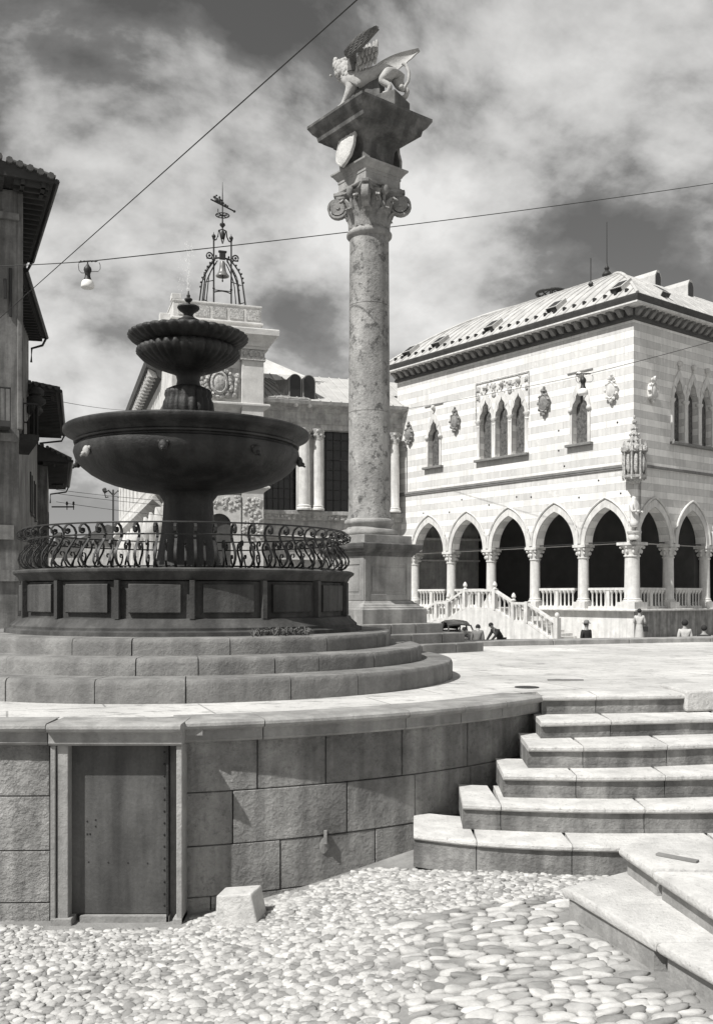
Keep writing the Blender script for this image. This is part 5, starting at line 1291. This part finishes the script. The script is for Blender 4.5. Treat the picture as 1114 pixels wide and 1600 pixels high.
# roof shell
rings = []
for y, w, z in pil[1:6]: rings.append([(-w,y,z-.10),(-w*.85,y,z-.02),(0,y,z+.03),(w*.85,y,z-.02),(w,y,z-.10),(w*.8,y,z-.08),(0,y,z-.03),(-w*.8,y,z-.08)])
m.loft(rings); m.build('roof', 'car_paint', ca, smooth=50)
for s_ in (-1,1):
    m = MB()
    for (y0, z0), (y1, z1) in (((-.62,.9),(-.36,1.24)),((.45,.92),(.45,1.42)),((1.7,.9),(1.35,1.26))): m.tube([(s_*.68,y0,z0),(s_*.60,y1,z1)], .045, 6)
    m.build('window_pillar', 'car_paint', ca)
    m = MB(); m.lathe([(.0,-.5)], 3) if False else None
    for y in (-1.3, 1.35):
        m = MB(); m.M = Matrix.Translation((s_*.70, y, .33)) @ Matrix.Rotation(pi/2, 4, 'Y'); m.lathe([(.18,-.09),(.30,-.10),(.33,-.05),(.33,.05),(.30,.10),(.18,.09)], 20); w_ = m.build('wheel', 'rubber', ca, smooth=40)
        q = MB(); q.M = m.M; q.lathe([(.0,-.07),(.18,-.07),(.19,.0),(.18,.07),(0,.07)], 16); q.build('rim', 'grey_trim', w_, smooth=40)
    for y, l in ((-1.35,.62),(1.35,.55)):
        m = MB(); m.loft([[(s_*.55,y+l*cos(a)*k_,.36+.42*sin(a)*k_) for a in [pi*j/10 for j in range(11)]]+[(s_*.55,y-l*.7,.36),(s_*.55,y+l*.7,.36)] if False else [(s_*(.50+.38*q),y+l*cos(a)*k_,.34+.42*sin(a)*k_) for a in [pi*j/10 for j in range(11)]] for q, k_ in ((0,1),(.7,1),(1,.86))]); m.build('fender', 'car_paint', ca, smooth=50)
    m = MB(); m.M = Matrix.Translation((s_*.52, -1.72, .74)) @ Matrix.Rotation(pi/2, 4, 'X'); m.lathe([(.0,-.22),(.07,-.2),(.115,-.05),(.12,.08),(.10,.10),(0,.11)], 16); m.build('headlight', 'grey_trim', ca, smooth=40)
m = MB(); m.box(-.74,.74,-2.12,-2.04,.40,.48); m.box(-.74,.74,2.2,2.28,.40,.48); m.build('bumper', 'grey_trim', ca, bevel=.02)
m = MB(); m.box(-.26,.26,-1.99,-1.93,.45,.82); m.build('grille', 'grey_trim', ca, bevel=.02)

# ================================================================== PEOPLE
def person(label, x, y, z, rz, pose, top, bottom, hat=None, hairr=1.0, skirt=False):
    t = thing('person', label, 'person', (x, y, z), rz)
    J = dict(pel=(0,0,.92), sp=(0,0,1.12), ch=(0,0,1.34), nk=(0,0,1.50), hd=(0,-.01,1.64),
             sL=(.19,0,1.42), eL=(.24,.02,1.14), wL=(.23,-.06,.90), sR=(-.19,0,1.42), eR=(-.24,.02,1.14), wR=(-.23,-.06,.90),
             hL=(.10,0,.88), kL=(.11,-.02,.48), aL=(.11,.02,.08), tL=(.12,-.17,.04), hR=(-.10,0,.88), kR=(-.11,-.02,.48), aR=(-.11,.02,.08), tR=(-.12,-.17,.04))
    J.update(pose); J = {k: Vector(v) for k, v in J.items()}
    V, E, Rr = [], [], []
    def a(p, r, par=None):
        V.append(tuple(p)); Rr.append(r)
        if par is not None: E.append((par, len(V)-1))
        return len(V)-1
    p = a(J['pel'], .13); s = a(J['sp'], .115, p); c = a(J['ch'], .13, s); n = a(J['nk'], .055, c)
    hv = (J['hd']-J['nk']).normalized(); h1 = a(J['nk'].lerp(J['hd'], .65), .075, n); h2 = a(J['hd']+hv*.03, .092, h1); a(J['hd']+hv*.09, .065, h2)
    for q in 'LR':
        sh = a(J['s'+q], .06, c); el = a(J['e'+q], .042, sh); wr = a(J['w'+q], .027, el)
        d = (J['w'+q]-J['e'+q]).normalized(); palm = a(J['w'+q]+d*.07, .033, wr); sd_ = Vector((0,1,0)).cross(d); sd_ = sd_.normalized() if sd_.length > .1 else Vector((1,0,0)); cu = d.cross(sd_)
        for k, (off, ln) in enumerate(((-.027,.075),(-.009,.085),(.009,.08),(.027,.062))):
            f1 = a(J['w'+q]+d*(.09+ln*.5)+sd_*off, .009, palm); a(J['w'+q]+d*(.09+ln*.95)+sd_*off*1.1+cu*.02, .0075, f1)
        t1 = a(J['w'+q]+d*.05+sd_*-.045+cu*.01, .011, palm); a(J['w'+q]+d*.09+sd_*-.06+cu*.02, .009, t1)
        hp = a(J['h'+q], .095, p); kn = a(J['k'+q], .06, hp); an = a(J['a'+q], .04, kn); a(J['t'+q], .035, an)
    body = skinmesh('body', 'skin', V, E, Rr, t, 1)
    def cloth(nm, mat, chain, ed):
        vs = [tuple(J[k]) if isinstance(k, str) else tuple(k[0]) for k, r in chain]; o = skinmesh(nm, mat, vs, ed, [r for k, r in chain], t, 1); return o
    cloth('jacket' if not skirt else 'blouse', top, [('pel',.155),('sp',.14),('ch',.16),('sL',.085),('eL',.062),((J['eL'].lerp(J['wL'],.9),),.05),('sR',.085),('eR',.062),((J['eR'].lerp(J['wR'],.9),),.05),((J['nk'].lerp(J['ch'],.35),),.085)],
          [(0,1),(1,2),(2,3),(3,4),(4,5),(2,6),(6,7),(7,8),(2,9)])
    if skirt:
        m = MB(); pc = J['pel']; m.lathe([(.14,.14),(.17,.0),(.20,-.25),(.23,-.52),(.21,-.53)], 16, c=tuple(pc)); m.build('skirt', bottom, t, smooth=50)
    else:
        cloth('trousers', bottom, [('pel',.145),('hL',.115),('kL',.082),((J['kL'].lerp(J['aL'],.93),),.07),('hR',.115),('kR',.082),((J['kR'].lerp(J['aR'],.93),),.07)], [(0,1),(1,2),(2,3),(0,4),(4,5),(5,6)])
    for q in 'LR':
        m = MB(); e = J['t'+q]; aa = J['a'+q]; m.tube([aa+Vector((0,.05,-.04)), aa.lerp(e, .5)+Vector((0,0,-.02)), e+Vector((0,-.02,-.01))], .045, 8, r1=.035); m.build('shoe', 'rubber', t, smooth=60)
    hc = J['hd']+hv*.05
    if hairr:
        m = MB(); m.blob(tuple(hc+Vector((0,.025,.02))), (.10*hairr,.105*hairr,.10*hairr), 12, 8, .04); m.build('hair', 'hair', t, smooth=60)
    m = MB()
    f = hc+Vector((0,-.09,-.045)); m.blob(tuple(f), (.014,.022,.022), 6, 5); 
    for s_ in (-1,1): m.blob(tuple(f+Vector((s_*.032,.008,.03))), (.011,.008,.007), 6, 4); m.blob(tuple(hc+Vector((s_*.095,.0,-.03))), (.012,.02,.03), 6, 5)
    m.blob(tuple(f+Vector((0,.006,-.04))), (.024,.008,.006), 6, 4); m.build('face', 'skin', t, smooth=60)
    if hat:
        m = MB(); m.lathe([(.0,.14),(.06,.13),(.10,.09),(.112,.03),(.112,.0),(.155,-.005),(.17,.012),(.165,-.012),(.10,-.012)], 20, c=tuple(hc+Vector((0,0,.045)))); m.build('hat', hat, t, smooth=50)
    return t
def gat(px, d): return (px-557)*d/1500
# bending man
D = 41; person('man in dark jacket leaning forward with arms reaching down before the loggia stairs', gat(778, D), D, -.45, radians(-62),
  dict(pel=(0,.20,.86), sp=(0,.08,1.05), ch=(0,-.12,1.24), nk=(0,-.26,1.36), hd=(0,-.36,1.46), sL=(.19,-.15,1.26), eL=(.24,-.32,1.03), wL=(.18,-.50,.84), sR=(-.19,-.15,1.26), eR=(-.22,-.30,1.02), wR=(-.18,-.48,.82), hL=(.1,.18,.84), hR=(-.1,.18,.84), kL=(.12,.02,.46), kR=(-.12,.1,.46)), 'dark_cloth', 'dark_cloth')
D = 38; person('man in a dark coat and round brimmed hat, only head and shoulders above the kerb', gat(916, D), D, -.52, radians(30), {}, 'dark_cloth', 'dark_cloth', hat='grey_cloth')
D = 45.6; person('woman in a pale dress with dark hair standing beside the shaded corner of the loggia', gat(999, D), D, -.12, radians(150), dict(eL=(.26,-.06,1.14), wL=(.20,-.22,1.08), eR=(-.26,-.05,1.14), wR=(-.15,-.22,1.08)), 'pale_cloth', 'pale_cloth', skirt=True, hairr=1.08)
m = MB(); m.box(-.14,.14,-.06,.06,-.12,.12); m.tube([(-.08,0,.12),(-.06,0,.2),(.06,0,.2),(.08,0,.12)], .012, 5)
hb_ = m.build('handbag', 'dark_cloth', bevel=.02); hb_.location = (gat(1007, 45.6), 45.55, .72); tag(hb_, 'small dark handbag held by the woman in the pale dress', 'bag')
D = 36; person('dark haired person in a light shirt seen from behind above the kerb at the right', gat(1070, D), D, -.42, radians(175), {}, 'pale_cloth', 'dark_cloth', hairr=1.25)
D = 36; person('person in dark clothes mostly hidden by the kerb at the far right edge', gat(1100, D), D, -.62, radians(160), {}, 'dark_cloth', 'dark_cloth', hairr=1.15)
D = 40; person('dark figure with a bare forearm bending beside the parked car', gat(731, D), D, -.62, radians(-40),
  dict(pel=(0,.18,.84), sp=(0,.08,1.03), ch=(0,-.08,1.22), nk=(0,-.18,1.36), hd=(0,-.26,1.47), sL=(.19,-.12,1.26), eL=(.26,-.34,1.10), wL=(.12,-.56,1.02), sR=(-.19,-.12,1.26), eR=(-.24,-.3,1.05), wR=(-.1,-.5,.95), hL=(.1,.16,.84), hR=(-.1,.16,.84)), 'dark_cloth', 'dark_cloth')
D = 39; person('stooping person in grey turned away, between the parked car and the leaning man', gat(746, D), D, -.58, radians(165),
  dict(nk=(0,-.06,1.46), hd=(0,-.13,1.56)), 'grey_cloth', 'grey_cloth')
D = 37
for i, (px, dz) in enumerate(((756,0),)):
    mk = thing('market_basket', 'low basket with round bundles on the ground beside the leaning man', 'basket', (gat(px, D), D, -.5))
    q = MB(); q.lathe([(.22,0),(.30,.5),(.33,.86),(.30,.88),(.26,.8)], 16); q.build('basket', 'grey_cloth', mk, smooth=50)
    for a_, b_ in ((-.12,.02),(.13,.05),(.02,-.08)):
        q = MB(); q.blob((a_, b_, .95), (.12,.12,.11), 8, 6, .08); q.build('bundle', 'pale_cloth' if a_ < .1 else 'dark_cloth', mk, smooth=60)
